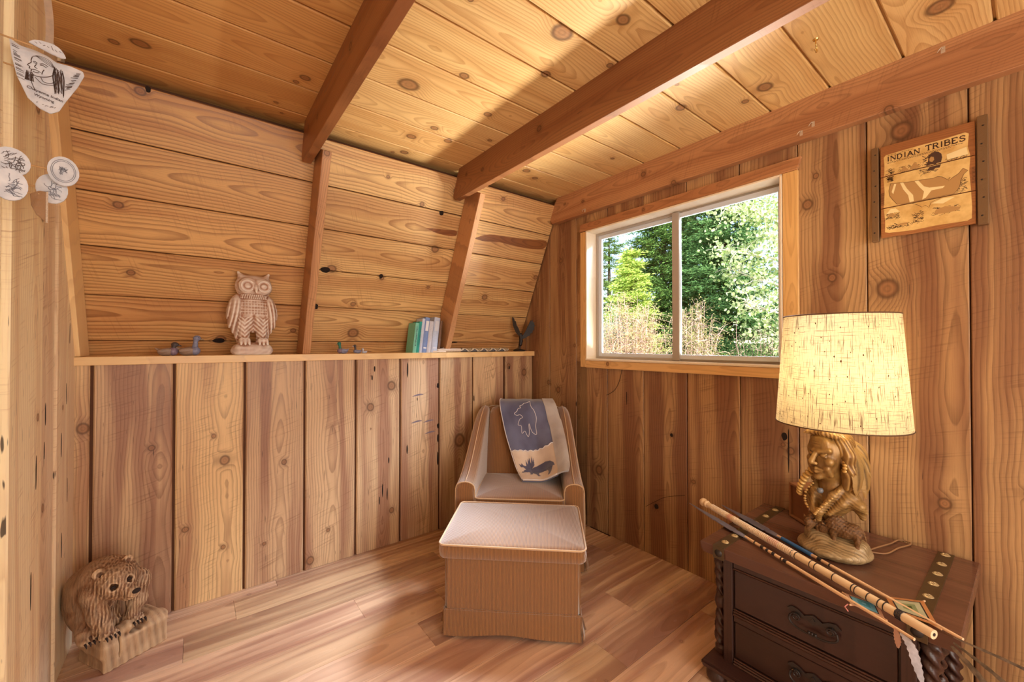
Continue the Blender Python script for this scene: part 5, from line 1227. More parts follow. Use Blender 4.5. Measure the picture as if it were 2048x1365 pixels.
S.ell((0, .026, .398), (.062, .066, .062), k=.01); S.ell((0, -.062, .372), (.052, .050, .068), k=.006, op='s')
for s in (-1, 1):
    S.path([(s * .044, .004, .418), (s * .061, .010, .372), (s * .063, .012, .315), (s * .058, .010, .258)], [.024, .021, .020, .016], k=.015)
S.path([(-.050, -.020, .436), (-.024, -.042, .446), (.012, -.046, .450), (.044, -.022, .440)], [.006, .010, .011, .010], k=.01); S.path([(-.010, -.046, .448), (-.034, -.060, .446), (-.050, -.058, .440)], [.009, .006, .002], k=.006)
S.path([(0, .075, .38), (0, .075, .28)], [.03, .03], k=.02)
fig('hair', S, .0024, M['bustm'], lambda P: .0013 * np.sin((np.arctan2(P[:, 1] - .01, P[:, 0])) * 34 + P[:, 2] * 90 + 2 * np.sin(P[:, 2] * 60)))
def strand(name, pts, r, n, twist=True, mat=None):
    P = catmull(pts, 8); bm = bmesh.new()
    for i in range(n):
        p = P[int(i * (len(P) - 1) / max(n - 1, 1))]; q = P[min(int(i * (len(P) - 1) / max(n - 1, 1)) + 1, len(P) - 1)]
        Mx = T(*p) @ (Matrix.Rotation(math.radians(35), 4, 'Y') if twist else Matrix()) @ Matrix.Diagonal((1.25, 1.1, .62, 1) if twist else (1, 1, .8, 1)); bmesh.ops.create_uvsphere(bm, u_segments=10, v_segments=6, radius=r * (1 - .25 * i / n if twist else 1), matrix=Mx)
    me = mesh_of(bm, name); me.transform(FO @ FA); obj(name, me, mat or M['bustm'], lp, sm=True)
strand('braid', [(-.050, -.022, .292), (-.058, -.048, .262), (-.074, -.050, .225), (-.082, -.046, .195)], .0125, 9)
strand('bead_necklace', [(.048, -.018, .245), (.038, -.046, .212), (.016, -.072, .172), (.004, -.078, .150)], .0056, 14, False, M['robe'])
strand('bead_necklace', [(-.040, -.030, .245), (-.050, -.052, .215), (-.044, -.064, .180), (-.030, -.068, .162)], .0050, 11, False, M['robe'])
strand('ear_ornament', [(.060, -.004, .352), (.063, -.008, .334), (.062, -.008, .318)], .0085, 4, False)
def feather(pts, wd, name='feather'):
    P = catmull(pts, 5); bm = bmesh.new(); L = []; n = len(P)
    for i, p in enumerate(P):
        t = i / (n - 1); w_ = wd * (math.sin(math.pi * min(1, t * .9 + .10)) ** .6) * (1 + (.10 if i % 3 == 0 else 0)); tn = (P[min(i + 1, n - 1)] - P[max(i - 1, 0)]).normalized(); sd = tn.cross(Vector((1, -.2, 0))).normalized()
        L.append([bm.verts.new(p + sd * w_ * q + Vector((.004 * (1 - q * q), 0, 0))) for q in (-1, -.5, 0, .5, 1)])
    for a, b in zip(L, L[1:]):
        for q in range(4): bm.faces.new((a[q], a[q + 1], b[q + 1], b[q]))
    bmesh.ops.solidify(bm, geom=bm.faces[:], thickness=.004); me = mesh_of(bm, name); me.transform(FO @ FA); obj(name, me, M['robe'], lp, sm=60)
feather([(.058, .020, .410), (.078, .024, .350), (.086, .020, .290), (.084, .012, .235)], .024)
feather([(.050, .035, .405), (.078, .048, .345), (.090, .052, .285), (.092, .045, .225)], .022)
feather([(.040, .060, .42), (.064, .080, .38), (.078, .088, .33)], .014); feather([(.05, .05, .40), (.08, .065, .35), (.094, .07, .30)], .014)
obj('throat_ornament', lathe([(0, -.010), (.008, -.008), (.011, 0), (.008, .008), (0, .010)], 12, FO @ FA @ T(.0, -.046, .232)), plain('grey_shell', lin(120, 124, 132), .35), lp, sm=True)
# stem, bulb, shade
M['brassd'] = plain('dull_brass', lin(150, 120, 70), .4, metallic=.8)
SHC = (.020, .0)
obj('stem', tube([(SHC[0] - .01, 0, .44), (SHC[0], 0, .58)], .006, 10), M['brassd'], lp, sm=40)
obj('socket', lathe([(0, .555), (.016, .555), (.018, .60), (.014, .612), (0, .612)], 16, T(*SHC, 0)), M['brassd'], lp, sm=40)
bl_ = N('glowing_bulb'); em = bl_.n('Emission'); em.inputs[0].default_value = (1, .80, .48, 1); em.inputs[1].default_value = 9; bl_.l(em.outputs[0], bl_.out.inputs[0])
obj('light_bulb', lathe([(0, .612), (.013, .614), (.016, .63), (.030, .665), (.030, .69), (.020, .712), (0, .72)], 18, T(*SHC, 0)), bl_.m, lp, sm=True)
RT, RB, ZT, ZB = .172, .200, .886, .482
m = N('burlap_shade'); uvn = m.n('UVMap'); U, V_, _ = m.sep(uvn.outputs[0])
th = m.noise(m.xyz(m.math('MULTIPLY', U, 330.0), m.math('MULTIPLY', V_, 12.0), 0), 1, 3, .6); tv = m.noise(m.xyz(m.math('MULTIPLY', U, 14.0), m.math('MULTIPLY', V_, 300.0), 3.0), 1, 3, .6)
wv = m.math('MULTIPLY', m.map(m.math('SINE', m.math('MULTIPLY', U, 1570.0)), -1, 1), m.map(m.math('SINE', m.math('MULTIPLY', V_, 1570.0)), -1, 1))
slb = m.map(th, .54, .64); slh = m.map(tv, .55, .66); spk = m.map(m.noise(m.xyz(m.math('MULTIPLY', U, 110.0), m.math('MULTIPLY', V_, 60.0), 7.0), 1, 1), .70, .75)
dk_ = m.math('MAXIMUM', m.math('MAXIMUM', m.math('MULTIPLY', slb, .85), m.math('MULTIPLY', slh, .6)), spk)
c = m.mix(m.math('MULTIPLY', wv, .55), lin(242, 226, 186), lin(190, 162, 112)); c = m.mix(dk_, c, lin(84, 50, 24))
df = m.n('BsdfDiffuse'); tl = m.n('BsdfTranslucent'); mxs = m.n('MixShader'); mxs.inputs[0].default_value = .5
m.l(c, df.inputs[0]); m.l(c, tl.inputs[0]); m.l(df.outputs[0], mxs.inputs[1]); m.l(tl.outputs[0], mxs.inputs[2]); m.l(mxs.outputs[0], m.out.inputs[0]); M['burlap'] = m.m
bm = bmesh.new(); uvl = bm.loops.layers.uv.new('UVMap'); seg = 72; G = []
for j in range(7):
    t = j / 6; z = ZB + (ZT - ZB) * t; r = RB + (RT - RB) * t; G.append([bm.verts.new((SHC[0] + r * math.cos(2 * math.pi * i / seg), r * math.sin(2 * math.pi * i / seg), z)) for i in range(seg)])
for j in range(6):
    for i in range(seg):
        f = bm.faces.new((G[j][i], G[j][(i + 1) % seg], G[j + 1][(i + 1) % seg], G[j + 1][i]))
        for lpn, (a, b) in zip(f.loops, ((i, j), (i + 1, j), (i + 1, j + 1), (i, j + 1))): lpn[uvl].uv = (a / seg * 2 * math.pi * .186, b / 6 * .404)
sh = obj('lamp_shade', bm, M['burlap'], lp, sm=True)
M['tape'] = plain('shade_trim', lin(96, 66, 40), .7)
for z, r in ((ZB, RB), (ZT, RT)): obj('trim_band', tube([(SHC[0] + r * math.cos(a), r * math.sin(a), z) for a in [2 * math.pi * i / 72 for i in range(72)]], .0024, 6, closed=True), M['tape'], sh, sm=True)
bm = bmesh.new()
for a in (0, 2.094, 4.189): add_tube(bm, [(SHC[0] + .010 * math.cos(a), .010 * math.sin(a), ZT - .02), (SHC[0] + RT * math.cos(a), RT * math.sin(a), ZT)], .0018, 6)
add_tube(bm, [(SHC[0], 0, .60), (SHC[0] + .045, 0, .64), (SHC[0] + .05, 0, .74), (SHC[0], 0, ZT - .03)], .0018, 6); add_tube(bm, [(SHC[0], 0, .60), (SHC[0] - .045, 0, .64), (SHC[0] - .05, 0, .74), (SHC[0], 0, ZT - .03)], .0018, 6)
obj('harp', bm, M['brassd'], lp, sm=True)
bl2 = light('bulb_light', 'POINT', (LX + .003, LY - .012, LZ + .67), energy=18, color=(1.0, .84, .58), shadow_soft_size=.035)
bl2.parent = lp; bl2.location = (SHC[0], 0, .668)
for o in (lp.children): pass
cdp = catmull([(-.248, -2.172, .526), (-.235, -2.215, .5255), (-.205, -2.245, .5255), (-.120, -2.262, .5255), (-.045, -2.285, .5255), (-.02, -2.275, .5255), (-.03, -2.25, .5255), (-.10, -2.235, .5255), (-.20, -2.21, .530), (-.28, -2.19, .528)], 5)
obj('power_cord', tube([Vector((p.x, p.y, p.z)) for p in cdp], .0026, 6), plain('brown_cord', lin(150, 110, 74), .5), None, sm=True)
pc = bpy.data.objects['power_cord']; pc.parent = lp; pc.matrix_parent_inverse = (Matrix.Translation((LX, LY, LZ)) @ RZ(LA)).inverted()

bxo = thing('wooden_box', 'small open-fronted wooden box standing behind the lamp', 'box', (-.100, -1.975, .5226), math.radians(-129.6 + 180 - 0))
# local x along its visible front, y to the back
bxo.rotation_euler = (0, 0, math.atan2(-.098, -.080)); M['boxw'] = wood('box_wood', lin(150, 98, 62), lin(96, 58, 34), lin(126, 78, 48), ring=.01, contrast=.4, streak=.4, rough=.5, knots=0, wid=.1)
def bxp(name, lo, hi): o = obj(name, box(lo, hi, .001), M['boxw'], bxo); o['tint'] = [1, 1, 1]; return o
bxp('side', (-.064, -.05, 0), (-.055, .05, .152)); bxp('side', (.055, -.05, 0), (.064, .05, .152)); bxp('top', (-.0545, -.05, .143), (.0545, .05, .152)); bxp('bottom', (-.0545, -.05, 0), (.0545, .05, .009)); o = bxp('back_panel', (-.0545, -.040, .0095), (.0545, -.034, .1425)); o['tint'] = [.8, .78, .8]
bxp('divider', (-.0545, .03, .0095), (.0545, .036, .1425))

# ------------------------------------------------------------------ stick and arrows on the chest
M['cane'] = wood('pale_cane', lin(236, 214, 178), lin(180, 138, 100), lin(220, 188, 148), ring=.02, contrast=.3, streak=.3, rough=.5, knots=0, wid=.03)
M['inkd'] = plain('dark_band', lin(44, 34, 36), .5); M['pinkt'] = plain('pink_thread', lin(206, 132, 124), .7); M['steel'] = carved('blued_steel', lin(110, 108, 124), lin(150, 150, 170), lin(66, 62, 74), .42, 40, (1, 1, 1), .2, .5)
def stick_root(name, label, cat, a, b, grp=None):
    a, b = Vector(a), Vector(b); t = thing(name, label, cat, a, 0, grp); d = (b - a); t.rotation_euler = d.to_track_quat('X', 'Z').to_euler(); return t, d.length
A, L = stick_root('wrapped_stick', 'thick pale wrapped stick with ball knob lying across the chest', 'stick', (-.322, -1.612, .5505), (-.724, -2.421, .5495))
def XT(pts, r, seg=12): return tube(pts, r, seg)
o = obj('shaft', XT([(0.015, 0, 0), (L * .5, 0, 0), (L, 0, 0)], [.0115, .0125, .0120], 14), M['cane'], A, sm=40); o['tint'] = [1.05, 1.02, 1.0]
o = obj('knob', lathe([(0, -.018), (.010, -.016), (.0175, -.006), (.019, .003), (.016, .012), (.012, .018), (.015, .021), (.0165, .025), (.015, .030), (.011, .033), (0, .034)], 18, RY(math.pi / 2)), M['cane'], A, sm=True); o['tint'] = [1.0, .92, .86]
R6 = random.Random(5)
def wraps(parent, spans, r, mat, name, th=.0011, pitch=.004):
    bm = bmesh.new()
    for a, b in spans:
        n = max(3, int((b - a) / pitch)); pts = [(a + (b - a) * i / (n * 8), (r) * math.cos(i * math.pi / 4), (r) * math.sin(i * math.pi / 4)) for i in range(n * 8 + 1)]
        add_tube(bm, pts, th, 5)
    obj(name, bm, mat, parent, sm=True)
wraps(A, [(.06, .16), (.20, .50)], .0130, M['ribbon'], 'cord_wrap', .0013, .0075); wraps(A, [(.17, .19), (.385, .43)], .0134, M['pinkt'], 'pink_wrap', .0009, .007)
for x in (.487, .503, .560, .578, .640, .700, .710, .745, .775, .79):
    obj('dark_ring', lathe([(.0128, -.0014), (.0134, -.0014), (.0134, .0014), (.0128, .0014)], 14, T(x, 0, 0) @ RY(math.pi / 2)), M['inkd'], A, sm=40)
obj('end_hole', lathe([(0, 0), (.0045, 0), (.0045, .0008), (0, .0008)], 10, T(L, 0, 0) @ RY(math.pi / 2)), M['inkd'], A)
wraps(A, [(L - .085, L - .068)], .0132, M['inkd'], 'dark_lashing', .0014, .003)
o = obj('side_flute', tube([(.075, .020, -.006), (.19, .021, -.006)], .0085, 12), M['cane'], A, sm=40); o['tint'] = [1.05, 1, .95]
o = obj('yellow_end_plug', lathe([(0, 0), (.0088, 0), (.0088, .006), (0, .006)], 12, T(.19, .021, -.006) @ RY(math.pi / 2)), plain('yellow_plug', lin(196, 168, 70), .5), A)
wraps(A, [(.08, .095), (.165, .185)], .0092, M['pinkt'], 'pink_wrap', .0009, .004)
for c_ in list(A.children):
    if c_.name.startswith('pink_wrap') and c_ is A.children[-1]: c_.location = (0, .021, -.006)
def arrow(label, a, b, headL, headW, wrapcol, eye, eyecol, eyerim, seed):
    t, L = stick_root('decorated_arrow', label, 'arrow', a, b, 'decorated arrows on the chest')
    hp = [(0, 0), (headL * .28, headW * .55), (headL * .50, headW), (headL * .515, headW * .75), (headL * .56, headW * .95), (headL * .76, headW * .95), (headL * .775, headW * .6), (headL * .81, headW * .8), (headL * .95, headW * .55), (headL, headW * .2)]
    pts = hp + [(x, -y) for x, y in hp[::-1][:-1]]
    obj('arrow_head', prism(pts, -.0018, .0018, bev=.0012), M['steel'], t, sm=30)
    o = obj('shaft', XT([(headL * .93, 0, 0), (L * .75, 0, 0), (L, 0, 0)], [.0058, .0055, .0040], 10), M['cane'], t, sm=40); o['tint'] = [1.0, .84, .76]
    if wrapcol is not None: obj('blue_sleeve', tube([(headL * .99, 0, 0), (headL * .99 + .13, 0, 0)], .0074, 10), wrapcol, t, sm=40)
    bm = bmesh.new(); x = headL + (.15 if wrapcol else .02)
    Rr = random.Random(seed)
    segs = []
    while x < L * .60: l = Rr.uniform(.004, .016); segs.append((x, x + l)); x += l + Rr.uniform(.006, .03)
    for a_, b_ in segs[:14]: obj('dark_ring', tube([(a_, 0, 0), (b_, 0, 0)], .0062, 10), M['inkd'], t, sm=40)
    # yarn diamond woven on crossed sticks
    pe = [Vector(p) for p in eye]; mw = (Matrix.Translation(Vector(a)) @ t.rotation_euler.to_matrix().to_4x4()).inverted(); c = sum(pe, Vector()) / 4
    def ring(f0, f1, z0, z1, mat, name):
        bm = bmesh.new(); A0 = [bm.verts.new(mw @ (c.lerp(p, f0) + Vector((0, 0, z0)))) for p in pe]; A1 = [bm.verts.new(mw @ (c.lerp(p, f1) + Vector((0, 0, z1)))) for p in pe]
        for i in range(4): bm.faces.new((A0[i], A0[(i + 1) % 4], A1[(i + 1) % 4], A1[i]))
        bmesh.ops.solidify(bm, geom=bm.faces[:], thickness=.0016); obj(name, bm, mat, t)
    ring(1.0, .76, .0, .0012, eyerim, 'yarn_border'); ring(.76, .68, .0012, .0016, M['inkd'], 'yarn_dark_line'); ring(.68, .36, .0016, .0026, eyecol[0], 'yarn_diamond'); ring(.36, .12, .0026, .0034, eyecol[1], 'yarn_diamond'); ring(.12, .0, .0034, .0036, eyecol[2], 'yarn_centre')
    for i in (0, 1):
        obj('cross_stick', tube([mw @ (c.lerp(pe[i], 1.10) + Vector((0, 0, -.002))), mw @ (c.lerp(pe[i + 2], 1.10) + Vector((0, 0, -.002)))], .0024, 6), M['cane'], t, sm=40, tint=[.9, .7, .6])
    return t, L, mw
sky_b = plain('turquoise_yarn', lin(130, 196, 224), .8, bump=.5, bs=300); teal_b = plain('teal_yarn', lin(80, 160, 186), .8); creamy = plain('cream_yarn', lin(224, 222, 186), .8, bump=.5, bs=300); sage = plain('sage_yarn', lin(170, 180, 128), .8); olive = plain('olive_yarn', lin(96, 110, 50), .8); tanr = plain('tan_yarn', lin(222, 184, 156), .8); orr = plain('orange_yarn', lin(226, 160, 100), .8)
zz = .531
a1, L1, mw1 = arrow('front decorated arrow with turquoise yarn diamond, closest to the drawers', (-.338, -1.549, zz), (-.752, -2.388, zz), .385, .0165, None,
    [(-.645, -2.218, zz), (-.636, -2.296, zz), (-.704, -2.322, zz), (-.700, -2.246, zz)], (sky_b, teal_b, sky_b), tanr, 1)
a2, L2, mw2 = arrow('rear decorated arrow with blue sleeve and cream yarn diamond, nearest the lamp', (-.236, -1.655, zz), (-.652, -2.466, zz), .352, .0200, plain('blue_sleeve', lin(52, 108, 170), .45),
    [(-.568, -2.300, zz), (-.508, -2.376, zz), (-.634, -2.420, zz), (-.640, -2.330, zz)], (creamy, sage, olive), orr, 2)
M['fth'] = plain('pale_feather', lin(206, 200, 206), .7, var=.2, bs=50); M['fth2'] = plain('speckled_feather', lin(120, 96, 72), .7, var=.5, bs=60)
def plume(parent, mw, pts, wd, mat):
    P = [mw @ p for p in catmull(pts, 6)]; bm = bmesh.new(); n = len(P); Lq = []
    for i, p in enumerate(P):
        t = i / (n - 1); ww = wd * math.sin(math.pi * min(1, .12 + t * .86)) ** .7 * (1.15 if i % 2 else .9); tn = (P[min(i + 1, n - 1)] - P[max(i - 1, 0)]).normalized(); sd = tn.cross((mw.to_3x3() @ Vector((-.6, -.3, .8))).normalized()).normalized(); Lq.append((bm.verts.new(p - sd * ww), bm.verts.new(p + Vector((0, 0, .0015))), bm.verts.new(p + sd * ww)))
    for a, b in zip(Lq, Lq[1:]): bm.faces.new((a[0], a[1], b[1], b[0])); bm.faces.new((a[1], a[2], b[2], b[1]))
    bmesh.ops.solidify(bm, geom=bm.faces[:], thickness=.0006); obj('feather', bm, mat, parent, sm=60)
plume(a1, mw1, [(-.740, -2.362, .529), (-.775, -2.385, .520), (-.800, -2.400, .488), (-.812, -2.412, .452)], .010, M['fth'])
plume(a1, mw1, [(-.735, -2.350, .531), (-.768, -2.358, .522), (-.790, -2.362, .510)], .007, plain('rust_feather', lin(190, 140, 112), .7))
plume(a2, mw2, [(-.685, -2.452, .529), (-.715, -2.52, .508), (-.735, -2.58, .470), (-.75, -2.63, .43)], .005, M['fth2']); plume(a2, mw2, [(-.66, -2.45, .531), (-.645, -2.55, .515), (-.63, -2.64, .49), (-.62, -2.70, .47)], .004, M['fth2'])
plume(a2, mw2, [(-.70, -2.45, .526), (-.745, -2.50, .50), (-.775, -2.54, .46)], .007, M['fth2'])
obj('fringe', tube([mw1 @ v for v in [Vector((-.705, -2.24, .53)), Vector((-.718, -2.236, .526)), Vector((-.722, -2.245, .518))]], .0018, 5), M['pinkt'], a1, sm=True)
# ------------------------------------------------------------------ outdoors, seen through the window
gr = structure('ground', box((-30, -30, -2.75), (60, 60, -2.6)), plain('dry_grass_ground', lin(150, 146, 104), .9, bump=.5, bs=2, var=.2))
def leafmat(name, c1, c2, tr=.3):
    m = N(name); r = m.n('TexWhiteNoise', noise_dimensions='3D'); sn = m.vm('SNAP', m.obj(), (.045, .045, .045)); m.l(sn, r.inputs['Vector']); c = m.mix(r.outputs['Value'], c1, c2)
    df = m.n('BsdfDiffuse'); tl = m.n('BsdfTranslucent'); mx = m.n('MixShader'); mx.inputs[0].default_value = tr; m.l(c, df.inputs[0]); m.l(c, tl.inputs[0]); m.l(df.outputs[0], mx.inputs[1]); m.l(tl.outputs[0], mx.inputs[2]); m.l(mx.outputs[0], m.out.inputs[0]); return m.m
M['barkt'] = plain('grey_bark', lin(96, 80, 70), .9, bump=.6, bs=30, var=.3); M['twig'] = plain('dry_twig', lin(196, 162, 146), .8, var=.2, bs=20)
npr = np.random.RandomState(12)
def sprays(centers, dirs, n_each, size, spread, flat=.35, wid=.26):
    """needle / leaf tufts: many small blades around each centre, returned as vertex and triangle arrays"""
    C = np.repeat(centers, n_each, 0); n = len(C); off = npr.normal(size=(n, 3)) * spread; off[:, 2] *= flat; p = C + off
    d = npr.normal(size=(n, 3)); d[:, 2] *= .5; d = d * .8 + np.repeat(dirs, n_each, 0); d /= np.linalg.norm(d, axis=1)[:, None]
    u = npr.normal(size=(n, 3)); s = np.cross(d, u); s /= np.linalg.norm(s, axis=1)[:, None]
    L = size * npr.uniform(.6, 1.3, (n, 1)); W = L * wid
    V = np.stack([p, p + d * L * .5 + s * W, p + d * L, p + d * L * .5 - s * W], 1).reshape(-1, 3)
    F = np.arange(n * 4).reshape(-1, 4); return V, F
def addmesh(name, V, F, mat, parent, stuff=True):
    me = bpy.data.meshes.new(name); me.vertices.add(len(V)); me.vertices.foreach_set('co', V.astype(np.float32).ravel()); me.loops.add(F.size); me.loops.foreach_set('vertex_index', F.astype(np.int32).ravel()); me.polygons.add(len(F)); me.polygons.foreach_set('loop_start', (np.arange(len(F)) * F.shape[1]).astype(np.int32)); me.update(calc_edges=True)
    o = obj(name, me, mat, parent); 
    if stuff: o['kind'] = 'stuff'
    return o
def conifer(label, x, y, h, rad, z0=-2.6, dens=1.0, c1=(.1, .2, .05), c2=(.2, .3, .08), twigs=False, nm='spruce_tree', zmin=-.2, size=.10, gap=.0):
    t = thing(nm, label, 'tree', (x, y, z0), 0, 'trees outside the window')
    obj('trunk', tube([(0, 0, 0), (.02, .01, h * .5), (0, 0, h)], [.16 * h / 8, .10 * h / 8, .01], 10), M['barkt'], t, sm=True)
    cs = []; ds = []; bm = bmesh.new(); z = max(.6, zmin - z0); 
    while z < h * .98:
        r = rad * (1 - z / h) ** .8 * npr.uniform(.75, 1.1); nb = int(9 + 6 * npr.rand())
        for k in range(nb):
            a = npr.uniform(0, 2 * math.pi)
            if math.cos(a) > .55: continue          # hidden side
            if npr.rand() < gap: continue
            e = npr.uniform(-.25, .05); dv = np.array([math.cos(a), math.sin(a), e]); rr = r * npr.uniform(.7, 1.1)
            if twigs or k % 3 == 0: add_tube(bm, [(0, 0, z), tuple(dv * rr * .5 + (0, 0, z)), tuple(dv * rr * .95 + (0, 0, z + .05))], [.016, .010, .003], 4)
            m_ = max(3, int(rr / .10))
            for q in range(m_):
                f = (q + 1.0) / m_; 
                if f < .25: continue
                side = np.array([-dv[1], dv[0], 0]); c = dv * rr * f + np.array([0, 0, z + .10 * f * f * rr]) + side * npr.normal() * .16 * (1.15 - f) * rr * .8
                cs.append(c); ds.append(dv * .7 + side * npr.normal() * .4 + (0, 0, .15))
        z += .11 / dens
    V, F = sprays(np.array(cs), np.array(ds), 26, size, .075, wid=.13); addmesh('foliage', V, F, leafmat('needles', c1, c2, .25), t)
    b = obj('branches', bm, M['twig'] if twigs else M['barkt'], t); b['kind'] = 'stuff'; return t
conifer('sunlit yellow-green conifer behind the left window pane', 5.6, 3.05, 6.15, 1.6, c1=lin(214, 226, 120), c2=lin(130, 164, 72), twigs=True, nm='fir_tree', gap=.06, dens=1.2)
conifer('tall dark green spruce behind the middle of the window', 7.8, 3.6, 9.5, 2.3, c1=lin(116, 150, 76), c2=lin(52, 80, 44), nm='spruce_tree', dens=1.1)
conifer('dark blue-green spruce behind the right window pane', 7.4, 1.75, 10, 1.9, c1=lin(120, 160, 96), c2=lin(56, 88, 52), nm='spruce_tree', gap=.1, dens=1.1)
conifer('spruce with sky gaps behind the right edge of the window', 9.4, .4, 10, 2.2, c1=lin(130, 166, 110), c2=lin(60, 92, 62), nm='spruce_tree', gap=.4, dens=.9)
conifer('dense spruce at the far left of the window view', 10.0, 7.2, 8.5, 2.6, c1=lin(130, 160, 84), c2=lin(66, 94, 50), nm='spruce_tree', gap=.25, dens=.8)
conifer('distant spruce filling the gap between the nearer trees', 12.5, 5.2, 11, 3.2, c1=lin(110, 140, 84), c2=lin(52, 78, 48), nm='spruce_tree', gap=.2, dens=.7, size=.14)
def bush(label, x, y, z0, h, rad, c1, c2, nm='shrub', n=60, leaf=.035, per=14, flat=.8, stemc=None, ncat='shrub', grp='shrubs outside the window'):
    t = thing(nm, label, ncat, (x, y, z0), 0, grp); bm = bmesh.new(); cs = []; ds = []
    for i in range(n):
        a = npr.uniform(0, 2 * math.pi); r = rad * npr.uniform(.15, 1) ** .7; top = np.array([math.cos(a) * r, math.sin(a) * r, h * npr.uniform(.80, 1) * (1 - .10 * (r / rad) ** 2)]); base = top * (.12, .12, .3)
        mid = (base + top) / 2 + npr.normal(size=3) * .08; base[2] *= 0.6 if h < 3 else 1
        add_tube(bm, [tuple(base), tuple(mid), tuple(top)], [.011, .007, .002], 4)
        for f in np.linspace(.72, 1.0, 9):
            c = (1 - f) ** 2 * base + 2 * f * (1 - f) * mid + f * f * top; q_ = c + npr.normal(size=3) * .11; add_tube(bm, [tuple(c), tuple((c + q_) / 2 + (0, 0, .02)), tuple(q_)], [.004, .003, .0015], 3); cs.append(q_); ds.append(npr.normal(size=3) * .5 + (0, 0, .4))
    V, F = sprays(np.array(cs), np.array(ds), per, leaf, .055, flat); addmesh('leaves', V, F, leafmat('leaf', c1, c2, .4), t); b = obj('twigs', bm, stemc or M['twig'], t); b['kind'] = 'stuff'; return t
bush('pale bluish shrub glimpsed at the left edge of the window', 4.4, 2.66, -2.6, 4.75, .34, lin(222, 236, 232), lin(160, 190, 176), n=50)
bush('pinkish twiggy shrub low in the left pane', 4.3, 2.15, -2.6, 4.95, .66, lin(206, 196, 140), lin(196, 158, 134), n=130, per=10)
bush('olive shrub with bare pinkish stems low in the right pane', 4.4, 1.02, -2.6, 4.75, .46, lin(186, 182, 124), lin(128, 124, 78), n=90, per=9)
bush('low green shrub at the right corner of the window', 5.0, .2, -2.6, 4.35, .6, lin(132, 160, 96), lin(70, 98, 56), n=80, per=12)
# aspen with pale round leaves reaching in from the upper right
ap = thing('aspen_tree', 'aspen with pale round leaves and white branches at the upper right of the window', 'tree', (5.0, -.75, -2.6), 0, 'trees outside the window')
M['aspenb'] = plain('aspen_bark', lin(226, 214, 196), .7, var=.1)
obj('trunk', tube([(0, 0, 0), (.05, .05, 3), (0, .1, 7)], [.09, .07, .02], 10), M['aspenb'], ap, sm=True)
bm = bmesh.new(); cs = []; ds = []
for z, yy, zz_ in ((4.4, 1.35, 5.2), (4.9, 1.6, 5.6), (5.2, 1.1, 6.2), (4.0, 1.0, 4.6), (5.6, 1.5, 6.3), (4.7, .8, 5.7), (5.9, 1.1, 6.6), (3.6, .9, 4.1)):
    P = catmull([(0, .05, z), (-.1 + npr.normal() * .1, yy * .35, z + (zz_ - z) * .45), (npr.normal() * .15, yy * .72, z + (zz_ - z) * .75), (npr.normal() * .2, yy, zz_)], 5); add_tube(bm, P, [.020 * (1 - i / len(P)) + .004 for i in range(len(P))], 5)
    for i in range(4, len(P)):
        for _ in range(4):
            d = Vector(npr.normal(size=3)) * .16; q = P[i] + d; add_tube(bm, [P[i], P[i] + d * .5 + Vector((0, 0, .03)), q], [.005, .004, .002], 4)
            cs.append(q); ds.append(npr.normal(size=3) * .6)
b = obj('branches', bm, M['aspenb'], ap); b['kind'] = 'stuff'
cs = np.array([tuple(c) for c in cs]); C = np.repeat(cs, 9, 0); n = len(C); p = C + npr.normal(size=(n, 3)) * .085; d = npr.normal(size=(n, 3)); d /= np.linalg.norm(d, axis=1)[:, None]; s = np.cross(d, npr.normal(size=(n, 3))); s /= np.linalg.norm(s, axis=1)[:, None]; L = npr.uniform(.022, .036, (n, 1))
V = np.stack([p + d * L * math.cos(a) + s * L * .85 * math.sin(a) for a in [i * math.pi / 3 for i in range(6)]], 1).reshape(-1, 3)
addmesh('leaves', V, np.arange(n * 6).reshape(-1, 6), leafmat('aspen_leaf', lin(236, 240, 196), lin(150, 178, 100), .4), ap)
# ------------------------------------------------------------------ knot holes, dark streaks and cracks in the boards
M['hole'] = plain('open_knot_hole', lin(30, 16, 10), .9)
M['streakm'] = wood('resin_streak', lin(150, 98, 54), lin(84, 46, 24), lin(118, 72, 38), ring=.008, contrast=.6, streak=.8, rough=.5, knots=0, wid=.08)
def blob(name, parent, mat, O, u, v, pts, lift=.0004, th=.0005, tint=None):
    u = Vector(u).normalized(); v = Vector(v).normalized(); n = u.cross(v); Mx = Matrix((u, v, n)).transposed().to_4x4(); Mx.translation = Vector(O)
    P = [tuple(q)[:2] for q in catmull([(a, b, 0) for a, b in pts + pts[:1]], 4)][:-1]
    bm = bmesh.new(); add_prism(bm, P, lift - th, lift); o = obj(name, bm, mat, parent); o.matrix_world = Mx
    if tint: o['tint'] = tint
    return o
sX, sY = (1, 0, 0), SD
blob('dark_streak', ws, M['streakm'], SP + Vector((-.69, 0, 0)) + SD * .87, sX, sY, [(0, .012), (.12, .060), (.30, .070), (.50, .085), (.66, .098), (.672, .050), (.60, .020), (.40, .012), (.22, .020), (.10, .006)], tint=[1, .95, .9])
blob('dark_streak', ws, M['streakm'], SP + Vector((-1.06, 0, 0)) + SD * .865, sX, sY, [(0, .026), (.08, .034), (.16, .040), (.225, .044), (.224, .010), (.15, .002), (.07, .008)], tint=[.95, .85, .8])
R8 = random.Random(21)
def hole(parent, O, u, v, w_, h_, half=False):
    n = 9; pts = [(w_ * math.cos(a) * R8.uniform(.8, 1.15), (h_ * math.sin(a) if not half else h_ * max(0, math.sin(a))) * R8.uniform(.85, 1.1)) for a in [2 * math.pi * i / n for i in range(n)]]
    blob('knot_hole', parent, M['hole'], O, u, v, pts)
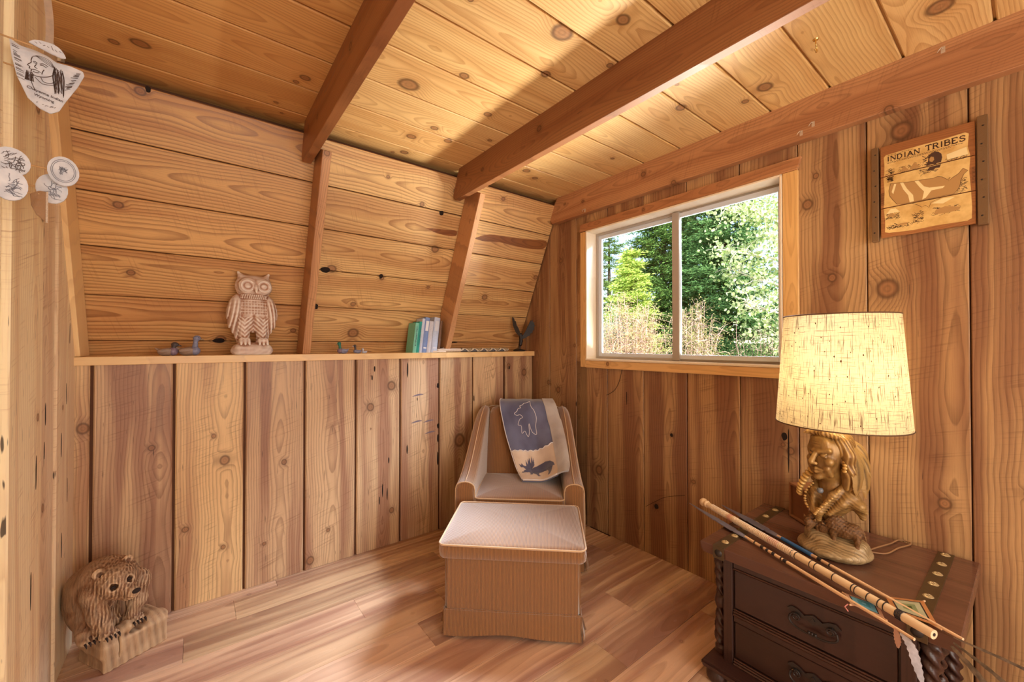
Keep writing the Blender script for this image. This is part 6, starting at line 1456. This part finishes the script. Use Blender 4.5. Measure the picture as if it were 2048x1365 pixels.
for X_, L_, w_, h_ in ((-1.634, .541, .030, .018), (-1.30, .539, .012, .016), (-1.672, .31, .022, .020), (-.97, 1.004, .016, .016), (-2.135, .082, .030, .014), (-.655, .077, .028, .006), (-2.40, 1.236, .010, .012)):
    hole(ws, SP + Vector((X_, 0, 0)) + SD * L_, sX, sY, w_, h_)
kX, kY = (0, 0, 1), (-1, 0, 0)
for X_, Z_, w_, h_ in ((-.886, 1.012, .018, .010), (-.884, .73, .020, .009), (-.885, .64, .030, .007), (-.886, .50, .05, .006), (-1.334, 1.148, .020, .005), (-1.35, 1.09, .016, .004), (-1.112, 1.133, .05, .005), (-1.114, .60, .03, .005), (-1.042, .93, .012, .003), (-.252, 1.12, .016, .006), (-1.28, .36, .045, .004), (-1.25, .33, .04, .004), (-1.30, .30, .03, .003), (-.585, .9, .022, .004), (-1.24, .55, .02, .004)):
    hole(wk, (X_, 0, Z_), kX, kY, w_, h_)
# weathered scars: short bluish lips where knots broke the surface
M['scar'] = plain('weathered_scar', lin(126, 112, 126), .7, var=.2, bs=60)
for X_, Z_ in ((-1.04, .955), (-1.05, .775), (-.96, .77), (-.95, .69)):
    blob('weathered_scar', wk, M['scar'], (X_, 0, Z_), (1, 0, 0), (0, 0, 1), [(-.04, -.006), (-.01, .006), (.022, .010), (.045, .004), (.02, .0), (-.01, -.004)])
for Y_, Z_, w_, h_ in ((-1.257, .763, .010, .009), (-1.155, .307, .016, .014), (-1.845, .86, .02, .012), (-1.862, .80, .10, .0035), (-.49, .86, .02, .004), (-.205, .75, .03, .003), (-.94, .95, .05, .003)):
    hole(wr, (0, Y_, Z_), (0, 0, 1), (0, 1, 0), w_, h_)
def crack(pts, name='scratch'):
    bm = bmesh.new(); add_ribbon(bm, catmull([(-.0006, y, z) for y, z in pts], 6), .0022, (-1, 0, 0)); obj(name, bm, M['hole'], wr)
crack([(-1.08, .285), (-1.14, .33), (-1.22, .385), (-1.34, .43)], 'scratch')
# dark slits in the rough-sawn boards of the left wall
for Y_, Z_, w_, h_ in ((-.545, 1.24, .05, .004), (-.56, .70, .06, .003), (-.45, 1.5, .03, .005), (-.40, 1.05, .045, .005), (-.41, .92, .03, .004), (-.22, .9, .05, .0045), (-.15, 1.1, .04, .003), (-.12, .7, .05, .003), (-.20, .5, .05, .004), (-.10, 1.35, .04, .003), (-.66, .9, .05, .004), (-.70, .55, .06, .004), (-.47, .35, .04, .007)):
    hole(wl, (RX0 + (.0285 if Y_ < -.6 else -.0035 if Y_ < -.289 else .0045), Y_, Z_), (0, 0, 1), (0, -1, 0), w_, h_)
